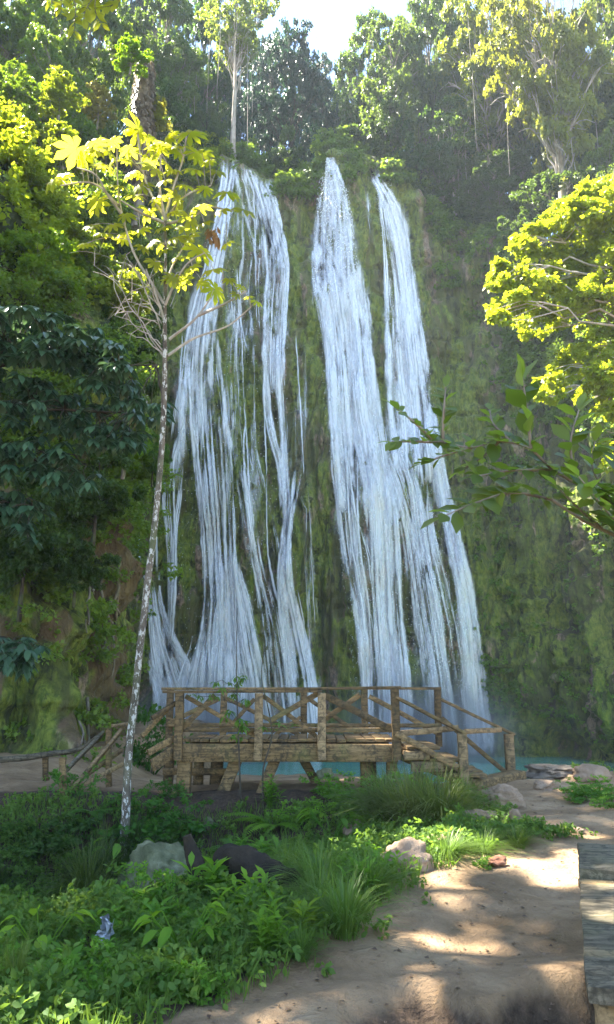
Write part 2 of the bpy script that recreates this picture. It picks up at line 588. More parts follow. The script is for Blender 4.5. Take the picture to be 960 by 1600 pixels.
disp = 1.3 * fbm(q * .18, 3, 31) + .5 * fbm(q * .7, 3, 37) + .26 * fbm(pp * np.array([1, 1, .35]) * 2.2, 3, 41)
# rounded tufa aprons and ledges
disp += .75 * np.abs(fbm(pp * np.array([1, 1, .5]) * .33, 3, 45))
disp += .5 * (1 - np.abs(fbm(pp * np.array([1, 1, .12]) * 1.1, 3, 47))) ** 3          # hanging flutes
led = fbm(pp * np.array([.5, .5, 1.6]) * .8, 3, 49)
disp += .45 * np.clip(led, 0, 1)                                                         # broken ledges
rightm = sstep(10.2, 12.5, X)
disp += rightm * (2.2 * np.exp(-((Z + 2.0) / 1.7) ** 2))          # undercut at the waterline
disp += rightm * .9 * np.abs(fbm(pp * .55, 3, 51)) * (1 - sstep(6, 18, Z))
disp += rightm * .9 * (1 - np.abs(fbm(pp * np.array([1, 1, .15]) * .7, 3, 53))) ** 2
leftm = 1 - sstep(-9, -5, X) * sstep(30, 40, Y)
leftm = (X < -3.5) * (Y < 33)
disp += leftm * .5 * fbm(pp * .9, 3, 55)
disp = disp * (1 - .8 * sstep(.96, 1, hs[None]))
pp[..., 0] += nout[:, 0][:, None] * disp
pp[..., 1] += nout[:, 1][:, None] * disp
wet = cc[:, 4][:, None] * np.ones((1, NV))
earth = (pp[..., 0] < -3.5) * (pp[..., 1] < 32) * (1 - sstep(6.5, 9, pp[..., 2])) * sstep(-.2, .15, fbm(pp * .45, 3, 71) + .2)
wet = wet + 2.0 * earth * (wet < .05)
mb = MB()
mb.add(pp, gridfaces(NU, NV), wet.ravel())
cliff = mb.build('cliff', MAT['cliff'], smooth=True)
tag(cliff, kind='structure')

# hillside continuing behind the cliff top
ND = 46
dd = (np.linspace(0, 1, ND) ** 1.8) * 190
ex = pp[:, -1]
slope = np.interp(np.arange(NU), np.linspace(0, NU - 1, 21),
                  [1.5, 1.5, 1.5, 1.5, 1.5, 1.3, .9, .5, .15, .03, 0, 0, .05, .15, .5, .9, 1.1, 1.1, 1.0, .9, .8])
H = ex[:, 2][:, None] + slope[:, None] * (14 * (1 - np.exp(-dd[None] / 14)) * 1.1 + .12 * dd[None]) - .3
HX = ex[:, 0][:, None] + nout[:, 0][:, None] * dd[None]
HY = ex[:, 1][:, None] + nout[:, 1][:, None] * dd[None]
hp = np.stack([HX, HY, H], -1)
hp[..., 2] += (1.4 * fbm(hp * .12, 3, 61)) * sstep(0, 6, dd)[None]
hp[:, 0] = ex
mb = MB()
mb.add(hp, gridfaces(NU, ND), .5)
hill = mb.build('hillside', MAT['soil'], smooth=True)
tag(hill, kind='structure')

def bvh_of(o):
    me = o.data
    return BVHTree.FromPolygons([v.co[:] for v in me.vertices], [p.vertices[:] for p in me.polygons])
bc = bvh_of(cliff)
bh = bvh_of(hill)
CAMV = Vector((0, 0, CAM_Z))

def hill_z(x, y):
    h = bh.ray_cast(Vector((x, y, 300)), Vector((0, 0, -1)))
    return h[0].z if h[0] is not None else None

def cliff_hit(px, py):
    d = ray(px, py).normalized()
    return bc.ray_cast(CAMV, d)

# ------------------------------------------------------------------ pool
def M_water():
    m, t, N, L = newmat('turquoise_water')
    geo = nd(t, 'NewGeometry')
    n1 = noise(t, mapping(t, geo.outputs['Position'], (1, 1.6, 1)), 2.2, 4, .6)
    n2 = noise(t, geo.outputs['Position'], .25, 2)
    col = mixc(t, n2, (.09, .34, .27), (.16, .46, .37))
    pbsdf(t, col, .12, .5, bump(t, n1, .5, .08))
    return m
MAT['water'] = M_water()
WZ = -2.35
mb = MB()
th = np.linspace(0, 2 * np.pi, 64, endpoint=False)
ring = np.stack([2 + 19 * np.cos(th), 38 + 14 * np.sin(th), np.full(64, WZ)], -1)
xs = np.linspace(-17, 21, 60); ys = np.linspace(22, 54, 50)
A, B = np.meshgrid(xs, ys, indexing='ij')
mb.add(np.stack([A, B, np.full(A.shape, WZ)], -1), gridfaces(60, 50), .5)
pool = mb.build('pool_water', MAT['water'], smooth=True)
tag(pool, kind='structure')

# ------------------------------------------------------------------ falling water
def M_fall():
    m, t, N, L = newmat('falling_water')
    uv = nd(t, 'UVMap')
    at = nd(t, 'Attribute', attribute_name='rnd')      # density of the strand
    sep = nd(t, 'SeparateXYZ'); L.new(uv.outputs[0], sep.inputs[0])
    geo = nd(t, 'NewGeometry')
    v1 = mapping(t, geo.outputs['Position'], (1, 1, .075))
    v2 = mapping(t, geo.outputs['Position'], (1, 1, .28))
    n1 = noise(t, v1, 4.2, 5, .62)
    n2 = noise(t, v2, 13, 5, .75)
    n3 = noise(t, mapping(t, geo.outputs['Position'], (1, 1, .12)), .9, 3, .6)
    s = math_(t, 'ADD', math_(t, 'MULTIPLY', n1, .7), math_(t, 'MULTIPLY', n2, .3))
    s = math_(t, 'ADD', s, math_(t, 'MULTIPLY', math_(t, 'SUBTRACT', n3, .5), 1.25))
    # soft strand edges: 1 in the middle, 0 at the sides
    x = math_(t, 'MULTIPLY', math_(t, 'ABSOLUTE', math_(t, 'SUBTRACT', sep.outputs[0], .5)), 2)
    edge = math_(t, 'SUBTRACT', 1, math_(t, 'POWER', x, 1.6))
    thr = math_(t, 'ADD', s, math_(t, 'MULTIPLY', math_(t, 'SUBTRACT', math_(t, 'MULTIPLY', edge, at.outputs['Fac']), .5), .55))
    al = maprange(t, thr, .30, .86, 0, .93)
    al = math_(t, 'MULTIPLY', al, maprange(t, edge, 0, .75))
    df = N.new('ShaderNodeBsdfDiffuse'); df.inputs[0].default_value = (.84, .88, .93, 1)
    tb = N.new('ShaderNodeBsdfTranslucent'); tb.inputs[0].default_value = (.80, .84, .88, 1)
    gl = N.new('ShaderNodeBsdfGlossy'); gl.inputs['Roughness'].default_value = .3
    m1 = N.new('ShaderNodeMixShader'); m1.inputs[0].default_value = .15
    L.new(df.outputs[0], m1.inputs[1]); L.new(tb.outputs[0], m1.inputs[2])
    m2 = N.new('ShaderNodeMixShader'); m2.inputs[0].default_value = .06
    L.new(m1.outputs[0], m2.inputs[1]); L.new(gl.outputs[0], m2.inputs[2])
    tr = N.new('ShaderNodeBsdfTransparent')
    m3 = N.new('ShaderNodeMixShader'); L.new(al, m3.inputs[0])
    L.new(tr.outputs[0], m3.inputs[1]); L.new(m2.outputs[0], m3.inputs[2])
    o = N.new('ShaderNodeOutputMaterial'); L.new(m3.outputs[0], o.inputs[0])
    return m
MAT['fall'] = M_fall()
def M_drop():
    m, t, N, L = newmat('spray_drops')
    df = N.new('ShaderNodeBsdfDiffuse'); df.inputs[0].default_value = (.88, .9, .92, 1)
    tb = N.new('ShaderNodeBsdfTranslucent'); tb.inputs[0].default_value = (.85, .88, .92, 1)
    m1 = N.new('ShaderNodeMixShader'); L.new(df.outputs[0], m1.inputs[1]); L.new(tb.outputs[0], m1.inputs[2])
    o = N.new('ShaderNodeOutputMaterial'); L.new(m1.outputs[0], o.inputs[0])
    return m
MAT['drop'] = M_drop()

_hits = {}
def hit_pt(px, py):
    k = (round(px), round(py))
    if k not in _hits:
        h = cliff_hit(*k)
        if h[0] is None or h[0].y < 30:
            _hits[k] = None
        else:
            n = h[1] if h[1].dot(ray(*k)) < 0 else -h[1]
            _hits[k] = (h[0], n)
    return _hits[k]

def strand(mb, pxs, pys, widths, dens, off, nr=3):
    """a ribbon of water lying against the rock; control points traced, the surface gives the depth"""
    pts, W = [], []
    L = max(8, int((pys[-1] - pys[0]) / 9))
    q = np.linspace(pys[0], pys[-1], L)
    xq = np.interp(q, pys, pxs)
    xs_ = np.convolve(np.pad(xq, 2, 'edge'), np.ones(5) / 5, 'valid')
    wq = np.interp(q, pys, widths)
    for x, y, ww in zip(xs_, q, wq):
        h = hit_pt(x, y)
        if h is None: continue
        pts.append(h[0]); W.append(ww)
    if len(pts) < 4: return
    pts = np.array([tuple(p) for p in pts])
    # water leaves the rock smoothly: straighten and keep it in front
    ker = np.ones(13) / 13
    Ys = pts[:, 1].copy()
    Ym = np.minimum(Ys, np.convolve(np.pad(Ys, 6, 'edge'), ker, 'valid'))
    Ym = np.convolve(np.pad(Ym, 2, 'edge'), np.ones(5) / 5, 'valid')
    d = (Ym - off) / Ys
    pts = np.array([0, 0, CAM_Z]) + (pts - np.array([0, 0, CAM_Z])) * d[:, None]
    W = np.array(W) / FPX * np.linalg.norm(pts, axis=1) * 1.0
    n = len(pts)
    sx = np.array([1.0, 0.0, 0.0])
    T = np.gradient(pts, axis=0); T /= np.linalg.norm(T, axis=1)[:, None]
    S = np.cross(T, np.array([0, 1.0, 0])); S /= np.linalg.norm(S, axis=1)[:, None]
    S *= np.sign(S[:, :1] + 1e-9)
    uu = np.linspace(-.5, .5, nr)
    V = pts[:, None] + S[:, None] * (uu[None, :, None] * W[:, None, None])
    V[..., 1] += (np.abs(uu) ** 2 * 4)[None, :] * np.minimum(W, .5)[:, None] * .06    # rounded cross-section
    Lc = np.concatenate([[0], np.cumsum(np.linalg.norm(np.diff(pts, axis=0), axis=1))])
    uvs = np.stack([np.broadcast_to(uu + .5, (n, nr)), np.broadcast_to(Lc[:, None], (n, nr))], -1)
    fl = 3.0 if nr == 3 else 7.0
    endf = np.minimum(1, np.minimum(np.arange(n) / fl, (n - 1 - np.arange(n)) / fl) + .02)
    mb.add(V, gridfaces(n, nr), np.repeat(dens * endf, nr), uv=uvs)

def curtain(mb, rows, nst, wmin, wmax, dens, seed, short=.5, off=(.15, .6), sheet=0.3, ycut=None):
    """rows: (py, left px, right px)"""
    r = rng(seed)
    rows = np.array(rows, float)
    ys, l, rt = rows[:, 0], rows[:, 1], rows[:, 2]
    if sheet > 0:
        ns = max(1, int(np.mean(rt - l) / 15))
        for k in range(ns):
            a = (k + .5) / ns
            strand(mb, l + (rt - l) * a, ys, (rt - l) / ns * 1.9, sheet * .85 * r.uniform(.7, 1.2), r.uniform(.1, .3), 5)
    nst = int(nst * 1.5); wmin, wmax = wmin * .6, wmax * 1.25
    for i in range(nst):
        u = r.uniform(0, 1)
        y0 = ys[0] if r.random() > short else r.uniform(ys[0], ys[0] + (ys[-1] - ys[0]) * .7)
        y1 = ys[-1] if r.random() > short * .8 else r.uniform(min(y0 + 60, ys[-1]), ys[-1] + 1)
        if y1 - y0 < 50: y1 = min(ys[-1], y0 + 120)
        y0 = y0 + (r.uniform(-38, 22) if ys[0] > 300 else 0); y1 = min(1186, y1 + r.uniform(-22, 38))
        g = np.linspace(y0, y1, 10)
        drift = np.cumsum(r.normal(0, .018, 10))
        uu = np.clip(u + drift, 0, 1)
        xs_ = np.interp(g, ys, l) * (1 - uu) + np.interp(g, ys, rt) * uu
        w0 = r.uniform(wmin, wmax) ** 1.0
        ww = w0 * (1 + .5 * np.linspace(0, 1, 10)) * r.uniform(.7, 1.3, 10)
        strand(mb, xs_, g, ww, dens * r.choice([.4, .5, .65, .85, 1.15]) * r.uniform(.85, 1.1), r.uniform(*off))

def drops(mb, rows, n, seed, size=(.02, .055)):
    r = rng(seed)
    rows = np.array(rows, float)
    py = r.uniform(rows[0, 0], rows[-1, 0], n)
    l = np.interp(py, rows[:, 0], rows[:, 1]); rt = np.interp(py, rows[:, 0], rows[:, 2])
    px = l + (rt - l) * r.uniform(0, 1, n)
    pos = []
    for a, b in zip(px, py):
        h = hit_pt(a, b)
        if h is None: continue
        p = h[0]; o = r.uniform(.3, 1.1)
        pos.append(tuple(CAMV + (p - CAMV) * ((p.y - o) / p.y)))
    pos = np.array(pos); m = len(pos)
    ax = np.stack([r.normal(0, .1, m), r.normal(0, .1, m), -np.ones(m)], -1)
    nr_ = np.stack([r.normal(0, .3, m), -np.ones(m), r.normal(0, .2, m)], -1)
    place_leaves(mb, T_quad(.32, 0.02), pos, ax, nr_, r.uniform(*size, m) * 1.6, .5 * np.ones(m), mat=1)
    mb.uv.append(np.zeros((m * 4, 2)))

# left fall -------------------------------------------------------------
mb = MB()
A1 = [(250, 350, 374), (300, 342, 366), (350, 334, 362), (420, 318, 352), (480, 300, 342), (560, 285, 340)]
curtain(mb, A1, 26, 3, 8, .95, 1, .3, sheet=.55)
A1b = [(540, 284, 345), (600, 277, 352), (660, 270, 358), (700, 278, 362)]
curtain(mb, A1b, 30, 3, 9, .95, 2, .3, sheet=.7)
A1c = [(650, 300, 355), (720, 302, 363), (800, 312, 366), (880, 318, 368), (960, 318, 372), (1040, 300, 380), (1120, 275, 400), (1180, 265, 410)]
curtain(mb, A1c, 34, 2.5, 6, .9, 3, .45)
curtain(mb, [(940, 322, 368), (1000, 312, 376), (1060, 300, 385), (1185, 280, 395)], 26, 4, 11, .8, 4, .5, sheet=.6)
curtain(mb, [(655, 285, 300), (700, 272, 286), (740, 264, 278)], 8, 3, 8, .95, 5, .2, sheet=.6)
curtain(mb, [(725, 255, 272), (780, 250, 272), (860, 260, 276), (930, 262, 274), (1010, 262, 268)], 10, 1.5, 4, .85, 6, .3)
curtain(mb, [(735, 282, 290), (790, 274, 284), (840, 268, 276), (900, 266, 274), (1000, 262, 270)], 7, 1.5, 3.6, .9, 7, .2)
for xs_, ys_, ww in [([228, 222, 214, 218, 227, 231], [795, 830, 855, 880, 900, 925], [7, 6, 6, 7, 7, 6]),
                     ([240, 243, 244, 246], [700, 760, 840, 900], [4, 5, 6, 6]),
                     ([280, 283, 275, 268], [540, 580, 640, 690], [2, 2, 3, 2]), ([292, 285, 272, 266], [520, 590, 640, 700], [2, 3, 3, 2])]:
    strand(mb, xs_, ys_, ww, 1.0, .25)
curtain(mb, [(950, 232, 242), (1000, 234, 252), (1040, 238, 262), (1080, 246, 280), (1150, 250, 300)], 16, 3, 8, .85, 8, .3, sheet=.5)
curtain(mb, [(1030, 228, 235), (1060, 234, 262), (1090, 242, 275), (1180, 255, 290)], 10, 4, 9, .9, 9, .2, sheet=.7)
B1 = [(255, 364, 400), (300, 372, 425), (340, 380, 436), (400, 400, 450)]
curtain(mb, B1, 20, 2.5, 6, .85, 10, .35)
C1 = [(262, 395, 420), (300, 402, 430), (360, 410, 444), (420, 418, 455), (470, 412, 450), (540, 412, 446), (600, 410, 446)]
curtain(mb, C1, 22, 2.5, 6, .85, 11, .45, sheet=.35)
curtain(mb, [(555, 407, 416), (600, 410, 420), (660, 413, 424), (740, 436, 446), (800, 438, 450)], 7, 3, 6, .9, 12, .3)
curtain(mb, [(520, 430, 438), (600, 433, 442), (680, 438, 446), (760, 440, 450), (830, 440, 457), (890, 438, 455)], 9, 3, 6, .95, 13, .2)
curtain(mb, [(760, 448, 470), (800, 446, 458), (860, 440, 455), (900, 432, 455), (960, 436, 470), (1040, 446, 492), (1100, 455, 500), (1185, 462, 505)], 30, 3, 8, .95, 14, .3, sheet=.45)
for xs_, ys_, ww in [([374, 378, 381, 388, 390, 398, 412, 430, 440, 450], [400, 520, 620, 720, 800, 860, 920, 990, 1060, 1180], [2, 3, 3, 4, 8, 9, 7, 6, 6, 6]),
                     ([386, 380, 384, 390, 396], [640, 700, 760, 820, 870], [3, 5, 8, 9, 9]),
                     ([410, 414, 417, 417, 418, 424, 440, 452], [590, 660, 740, 800, 860, 900, 960, 1080], [4, 4, 3.5, 3, 4, 6, 8, 8]),
                     ([362, 368, 372, 380, 378, 386, 394, 400], [860, 880, 920, 960, 1000, 1050, 1110, 1180], [6, 7, 8, 8, 9, 8, 8, 8]),
                     ([370, 372, 378, 392], [410, 450, 520, 560], [3, 3, 3, 2]), ([396, 398, 400, 402], [280, 340, 420, 520], [2, 2, 2, 2]),
                     ([450, 462, 478, 480, 478], [800, 770, 768, 790, 840][0:0] or [762, 764, 770, 800, 850], [3, 4, 4, 3, 2]),
                     ([462, 466, 470, 476], [520, 580, 640, 760], [3, 3, 3, 2]),
                     ([460, 470, 478, 484], [900, 940, 990, 1060], [2, 3, 3, 3])]:
    strand(mb, xs_, ys_, ww, .95, .3)
curtain(mb, [(850, 388, 402), (900, 396, 416), (960, 405, 436), (1020, 412, 446), (1100, 418, 455)], 14, 2, 5, .8, 16, .4)
curtain(mb, [(420, 345, 400), (500, 350, 400), (560, 345, 395), (640, 352, 392), (720, 360, 395)], 16, 1.5, 3.2, .55, 17, .8)
curtain(mb, [(930, 232, 250), (990, 234, 268), (1050, 240, 300), (1110, 246, 330), (1185, 250, 345)], 34, 3, 9, .9, 61, .35, sheet=.5)
curtain(mb, [(880, 360, 372), (940, 362, 392), (1000, 366, 405), (1060, 372, 420), (1185, 378, 440)], 30, 2.5, 7, .85, 62, .4, sheet=.35)
curtain(mb, [(1000, 296, 330), (1050, 270, 330), (1100, 262, 330), (1185, 256, 330)], 24, 3, 8, .8, 63, .4, sheet=.4)
curtain(mb, [(262, 350, 405), (340, 345, 430), (440, 330, 440), (560, 335, 440)], 16, 1.5, 4, .6, 64, .5, sheet=.18)
curtain(mb, [(560, 350, 400), (700, 355, 400), (860, 372, 440)], 14, 1.2, 3, .6, 65, .6, sheet=.12)
curtain(mb, [(560, 440, 480), (700, 446, 480), (860, 450, 490), (1000, 462, 500)], 14, 1.2, 3, .5, 66, .6, sheet=.12)
drops(mb, [(255, 345, 430), (480, 300, 450), (700, 270, 450), (1150, 250, 495)], 1500, 18)
f1 = mb.build('waterfall', [MAT['fall'], MAT['drop']], smooth=True)
tag(f1, 'left waterfall of separate white strands fanning down the olive rock', 'waterfall', 'waterfalls on the cliff', kind='thing')

# middle fall -----------------------------------------------------------
mb = MB()
D1 = [(246, 508, 520), (262, 502, 530), (300, 496, 545), (360, 490, 553), (420, 488, 560), (480, 494, 570), (520, 506, 582)]
curtain(mb, D1, 46, 3, 8, .72, 21, .35, sheet=.42)
curtain(mb, [(350, 490, 505), (400, 487, 520), (440, 486, 545), (500, 494, 565)], 18, 4, 9, .8, 22, .4, sheet=.4)
D2 = [(430, 492, 568), (480, 502, 578), (560, 510, 582), (640, 512, 590), (700, 516, 602), (760, 520, 612), (800, 528, 620)]
curtain(mb, D2, 64, 3, 10, 1.0, 23, .3, sheet=.85)
D3 = [(690, 516, 560), (760, 522, 560), (840, 532, 560), (870, 535, 565), (940, 552, 578), (1010, 562, 580), (1090, 568, 582), (1185, 572, 586)]
curtain(mb, D3, 22, 3, 8, 1.0, 24, .25, sheet=.4)
D4 = [(740, 575, 615), (820, 580, 622), (900, 582, 626), (960, 585, 630), (1040, 590, 638), (1185, 598, 650)]
curtain(mb, D4, 40, 3, 9, 1.0, 25, .25, sheet=.75)
curtain(mb, [(820, 553, 560), (850, 546, 578), (890, 540, 585), (960, 560, 590), (1060, 575, 600)], 18, 2.5, 6, .75, 26, .4)
curtain(mb, [(700, 590, 612), (780, 618, 645), (850, 632, 662), (930, 640, 672), (1010, 650, 690), (1185, 665, 720)], 24, 2, 5, .85, 27, .4, sheet=.3)
drops(mb, [(250, 500, 530), (420, 486, 560), (700, 512, 610), (900, 535, 640), (1150, 555, 700)], 2600, 28)
drops(mb, [(250, 506, 524), (300, 496, 545), (460, 488, 565)], 1200, 29, (.04, .1))
f2 = mb.build('waterfall', [MAT['fall'], MAT['drop']], smooth=True)
tag(f2, 'broad middle waterfall, the densest white one, starting at the tallest point', 'waterfall', 'waterfalls on the cliff', kind='thing')

# right fall ------------------------------------------------------------
mb = MB()
E1 = [(262, 570, 584), (285, 584, 602), (320, 600, 626), (360, 608, 640), (420, 618, 648), (480, 626, 655), (540, 634, 664), (600, 640, 672)]
curtain(mb, E1, 36, 3, 8, 1.0, 31, .25, sheet=.75)
E2 = [(300, 590, 604), (360, 598, 618), (440, 602, 632), (500, 603, 640), (560, 600, 650)]
curtain(mb, E2, 30, 2.5, 5, .75, 32, .5, sheet=.25)
E3 = [(500, 604, 655), (560, 604, 665), (620, 606, 675), (680, 610, 682), (730, 616, 690)]
curtain(mb, E3, 50, 3, 9, .95, 33, .3, sheet=.75)
E4 = [(680, 612, 625), (740, 640, 650), (800, 645, 665), (860, 648, 670), (940, 660, 690), (1020, 672, 700), (1100, 682, 712), (1185, 690, 722)]
curtain(mb, E4, 26, 2, 6, .95, 34, .3, sheet=.35)
E5 = [(640, 660, 678), (720, 676, 695), (790, 686, 708), (820, 694, 714), (880, 704, 730), (960, 718, 744), (1040, 722, 756), (1100, 724, 764), (1185, 728, 772)]
curtain(mb, E5, 34, 3, 9, 1.0, 35, .2, sheet=.7)
curtain(mb, [(790, 666, 674), (840, 670, 680), (900, 684, 700), (980, 700, 720), (1100, 715, 740)], 14, 1.5, 4, .8, 36, .4)
curtain(mb, [(275, 570, 578), (320, 572, 590), (370, 580, 596)], 5, 1.2, 2.5, .8, 37, .3)
drops(mb, [(280, 585, 610), (420, 600, 650), (700, 615, 695), (900, 650, 730), (1150, 690, 765)], 2400, 38)
f3 = mb.build('waterfall', [MAT['fall'], MAT['drop']], smooth=True)
tag(f3, 'right waterfall curving down beside the bright mossy shoulder of the cliff', 'waterfall', 'waterfalls on the cliff', kind='thing')

# ------------------------------------------------------------------ trees
def leaf_cloud(mb, centres, radii, nper, lsize, seed, tmpl, flat=.75, droop=.3, sub=9, mat=0, gap=.0):
    """leaves gathered in uneven tufts on the outside of every clump"""
    r = rng(seed)
    for c, rad in zip(centres, radii):
        ns = max(4, int(sub * r.uniform(.7, 1.3)))
        d = r.normal(0, 1, (ns, 3)); d[:, 2] = np.abs(d[:, 2]) * .9 - .25
        d /= np.linalg.norm(d, axis=1)[:, None]
        sc = c + d * rad * r.uniform(.45, 1.0, (ns, 1)) * np.array([1, 1, flat])
        n = int(nper * DENS * rad ** 1.6)
        k = r.integers(0, ns, n)
        sr = rad * r.uniform(.18, .42, ns)
        off = r.normal(0, 1, (n, 3)); off /= np.linalg.norm(off, axis=1)[:, None] + 1e-9
        off *= (r.uniform(0, 1, n) ** .45)[:, None]
        pos = sc[k] + off * sr[k][:, None] * np.array([1, 1, .6])
        out = pos - c; out /= np.linalg.norm(out, axis=1)[:, None] + 1e-9
        ax = out * .7 + r.normal(0, .6, (n, 3)); ax[:, 2] -= droop
        nr_ = out * .5 + r.normal(0, .45, (n, 3)); nr_[:, 2] += .8
        rnd = np.clip(r.normal(.5, .22, n) + (r.uniform(-.25, .25, ns))[k], 0, 1)
        place_leaves(mb, tmpl, pos, ax, nr_, lsize * r.uniform(.65, 1.3, n), rnd, mat)

def bend(a, b, r, n=7, sag=.12, wob=.06):
    a = np.array(a, float); b = np.array(b, float)
    t = np.linspace(0, 1, n)[:, None]
    L = np.linalg.norm(b - a)
    mid = r.normal(0, wob, (n, 3)) * L * np.sin(np.pi * t)
    up = np.array([0, 0, 1.0]) * L * sag * np.sin(np.pi * t)
    return a * (1 - t) + b * t + up + mid * .6

def crown_points(r, n, H, base, rx, lean=(0, 0), shape='round'):
    pts = []
    while len(pts) < n:
        u = r.uniform(-1, 1, 3)
        d = np.linalg.norm(u)
        if d > 1 or d < .35: continue
        z = base + (H - base) * (u[2] * .5 + .5)
        f = 1.0
        if shape == 'cone': f = 1.15 - .7 * (u[2] * .5 + .5)
        if shape == 'vase': f = .55 + .55 * (u[2] * .5 + .5)
        pts.append((u[0] * rx * f + lean[0] * z / H, u[1] * rx * f + lean[1] * z / H, z))
    return np.array(pts)

def tree_meshes(seed, H, base, rx, ncl, crad, nper, lsize, leafm, barkm, tr=.28, shape='round', lean=(0, 0), tmpl=None, twigs=3, flat=.7, vines=0, sub=9, droop=.3):
    r = rng(seed)
    tmpl = tmpl if tmpl is not None else T_quad(.36, .12)
    C = crown_points(r, ncl, H, base, rx, lean, shape)
    rad = crad * r.uniform(.6, 1.3, ncl)
    tb = MB()
    n = 12
    tz = np.linspace(-.6, 1, n)
    trunk = np.stack([lean[0] * np.clip(tz, 0, 1) ** 1.3 + np.cumsum(r.normal(0, .02 * H / n * 2, n)),
                      lean[1] * np.clip(tz, 0, 1) ** 1.3 + np.cumsum(r.normal(0, .02 * H / n * 2, n)),
                      np.where(tz < 0, tz * 1.5, tz * H * .88)], -1)
    R = tr * (1 - .82 * np.clip(tz, 0, 1)) * (1 + .5 * np.exp(-np.clip(tz, 0, 1) * 14))
    tube(tb, trunk, R, 8, jit=.08, seed=seed)
    for c, rr in zip(C, rad):
        zt = max(.15 * H, min(c[2] * r.uniform(.55, .85), H * .82))
        a = np.array([np.interp(zt, trunk[:, 2], trunk[:, k]) for k in range(3)])
        p = bend(a, c, r, 7, r.uniform(-.02, .16))
        r0 = tr * .36 * (1 - .5 * zt / H) * r.uniform(.6, 1)
        tube(tb, p, np.linspace(r0, r0 * .25, 7), 5)
        for q in range(twigs):
            e = c + r.normal(0, .5, 3) * rr
            tube(tb, bend(p[4], e, r, 4), np.linspace(r0 * .35, r0 * .1, 4), 4, cap=False)
    if vines:
        for q in range(vines):
            c = C[r.integers(0, ncl)]
            L = r.uniform(.25, .6) * H
            x, y = c[0] + r.normal(0, .4), c[1] + r.normal(0, .4)
            z = np.linspace(c[2], max(.5, c[2] - L), 8)
            v = np.stack([x + np.cumsum(r.normal(0, .05, 8)), y + np.cumsum(r.normal(0, .05, 8)), z], -1)
            tube(tb, v, .025, 4, cap=False)
    lm = MB()
    leaf_cloud(lm, C, rad, nper, lsize, seed + 5, tmpl, flat=flat, sub=sub, droop=droop)
    return tb.mesh('trunk', barkm, True), lm.mesh('crown', leafm), (H, rx)

KIND = {}
def kind(name, *a, **k): KIND[name] = tree_meshes(*a, **k)
kind('broad', 101, 14, 3.5, 5.0, 62, 1.5, 150, .30, MAT['leaf_mid'], MAT['bark_grey'], tr=.32)
kind('dense', 102, 13, 2.0, 4.5, 52, 1.4, 170, .27, MAT['leaf_mid'], MAT['bark_grey'], tr=.28)
kind('airy', 103, 16, 7.5, 4.6, 56, 1.15, 120, .26, MAT['leaf_light'], MAT['bark_pale'], tr=.34, shape='vase', vines=8)
kind('spreading', 104, 15, 4.5, 6.0, 84, 1.4, 150, .27, MAT['leaf_light'], MAT['bark_pale'], tr=.42, shape='vase', vines=5, flat=.6)
kind('bushy', 105, 6, .5, 3.0, 34, 1.05, 260, .22, MAT['leaf_light'], MAT['bark_grey'], tr=.14, shape='cone')
kind('shrub', 106, 4.5, .2, 2.8, 26, .95, 280, .21, MAT['leaf_mid'], MAT['bark_dark'], tr=.10)
kind('dark', 107, 14, 3.0, 4.6, 50, 1.4, 150, .28, MAT['leaf_dark'], MAT['bark_dark'], tr=.30)
kind('slim', 108, 13, 5.0, 2.6, 26, 1.05, 150, .25, MAT['leaf_mid'], MAT['bark_pale'], tr=.2, vines=6)

def put_tree(kindn, px, Yd, py_top, wpx, label, tint=(1, 1, 1), name='tree', group=None, rz=None, pyc=None, z0=None, cat='tree'):
    """stand a tree on the hillside; its height and spread are taken from what the photo shows"""
    tm, lm, (H, rx) = KIND[kindn]
    t = P(px, py_top, Yd)
    x = t.x
    zb_ = hill_z(x, Yd) if z0 is None else z0
    for _ in range(12):
        if zb_ is not None: break
        Yd += .8
        t = P(px, py_top, Yd); x = t.x
        zb_ = hill_z(x, Yd)
    if zb_ is None: zb_ = t.z - H
    h = max(3.0, t.z - zb_)
    sz = h / H
    width = wpx / FPX * Yd * 1.1
    sx = width / (2 * rx + 1.2)
    if rz is None: rz = (px * 12.9898 + py_top * 78.233) % 6.283
    e = empty(name, (x, Yd, zb_ - .1), rz)
    e.scale = (sx, sx, sz)
    tag(e, label, cat, group)
    a = link('trunk', tm, e); b = link('crown', lm, e)
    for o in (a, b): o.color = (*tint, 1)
    return e

def put_bush(kindn, px, pyc, Yd, hpx, wpx, label, tint=(1, 1, 1), group=None, name='bush'):
    """a bush whose middle shows at px, pyc; it stands on a shelf of the slope right below it"""
    tm, lm, (H, rx) = KIND[kindn]
    c = P(px, pyc, Yd)
    h = hpx / FPX * Yd
    e = empty(name, (c.x, c.y, c.z - h * .5), (px * 7.77 + pyc) % 6.283)
    sx = wpx / FPX * Yd * 1.05 / (2 * rx + .8)
    e.scale = (sx, sx, h / H)
    tag(e, label, 'bush', group)
    a = link('trunk', tm, e); b = link('crown', lm, e)
    for o in (a, b): o.color = (*tint, 1)
    return e

BL = (.55, .75, .85)      # bluish dark crowns, backlit shade put into the tint
DK = (.6, .7, .6)  # darker tint, shade put into the crown colour
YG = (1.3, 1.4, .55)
OL = (1.2, 1.05, .9)

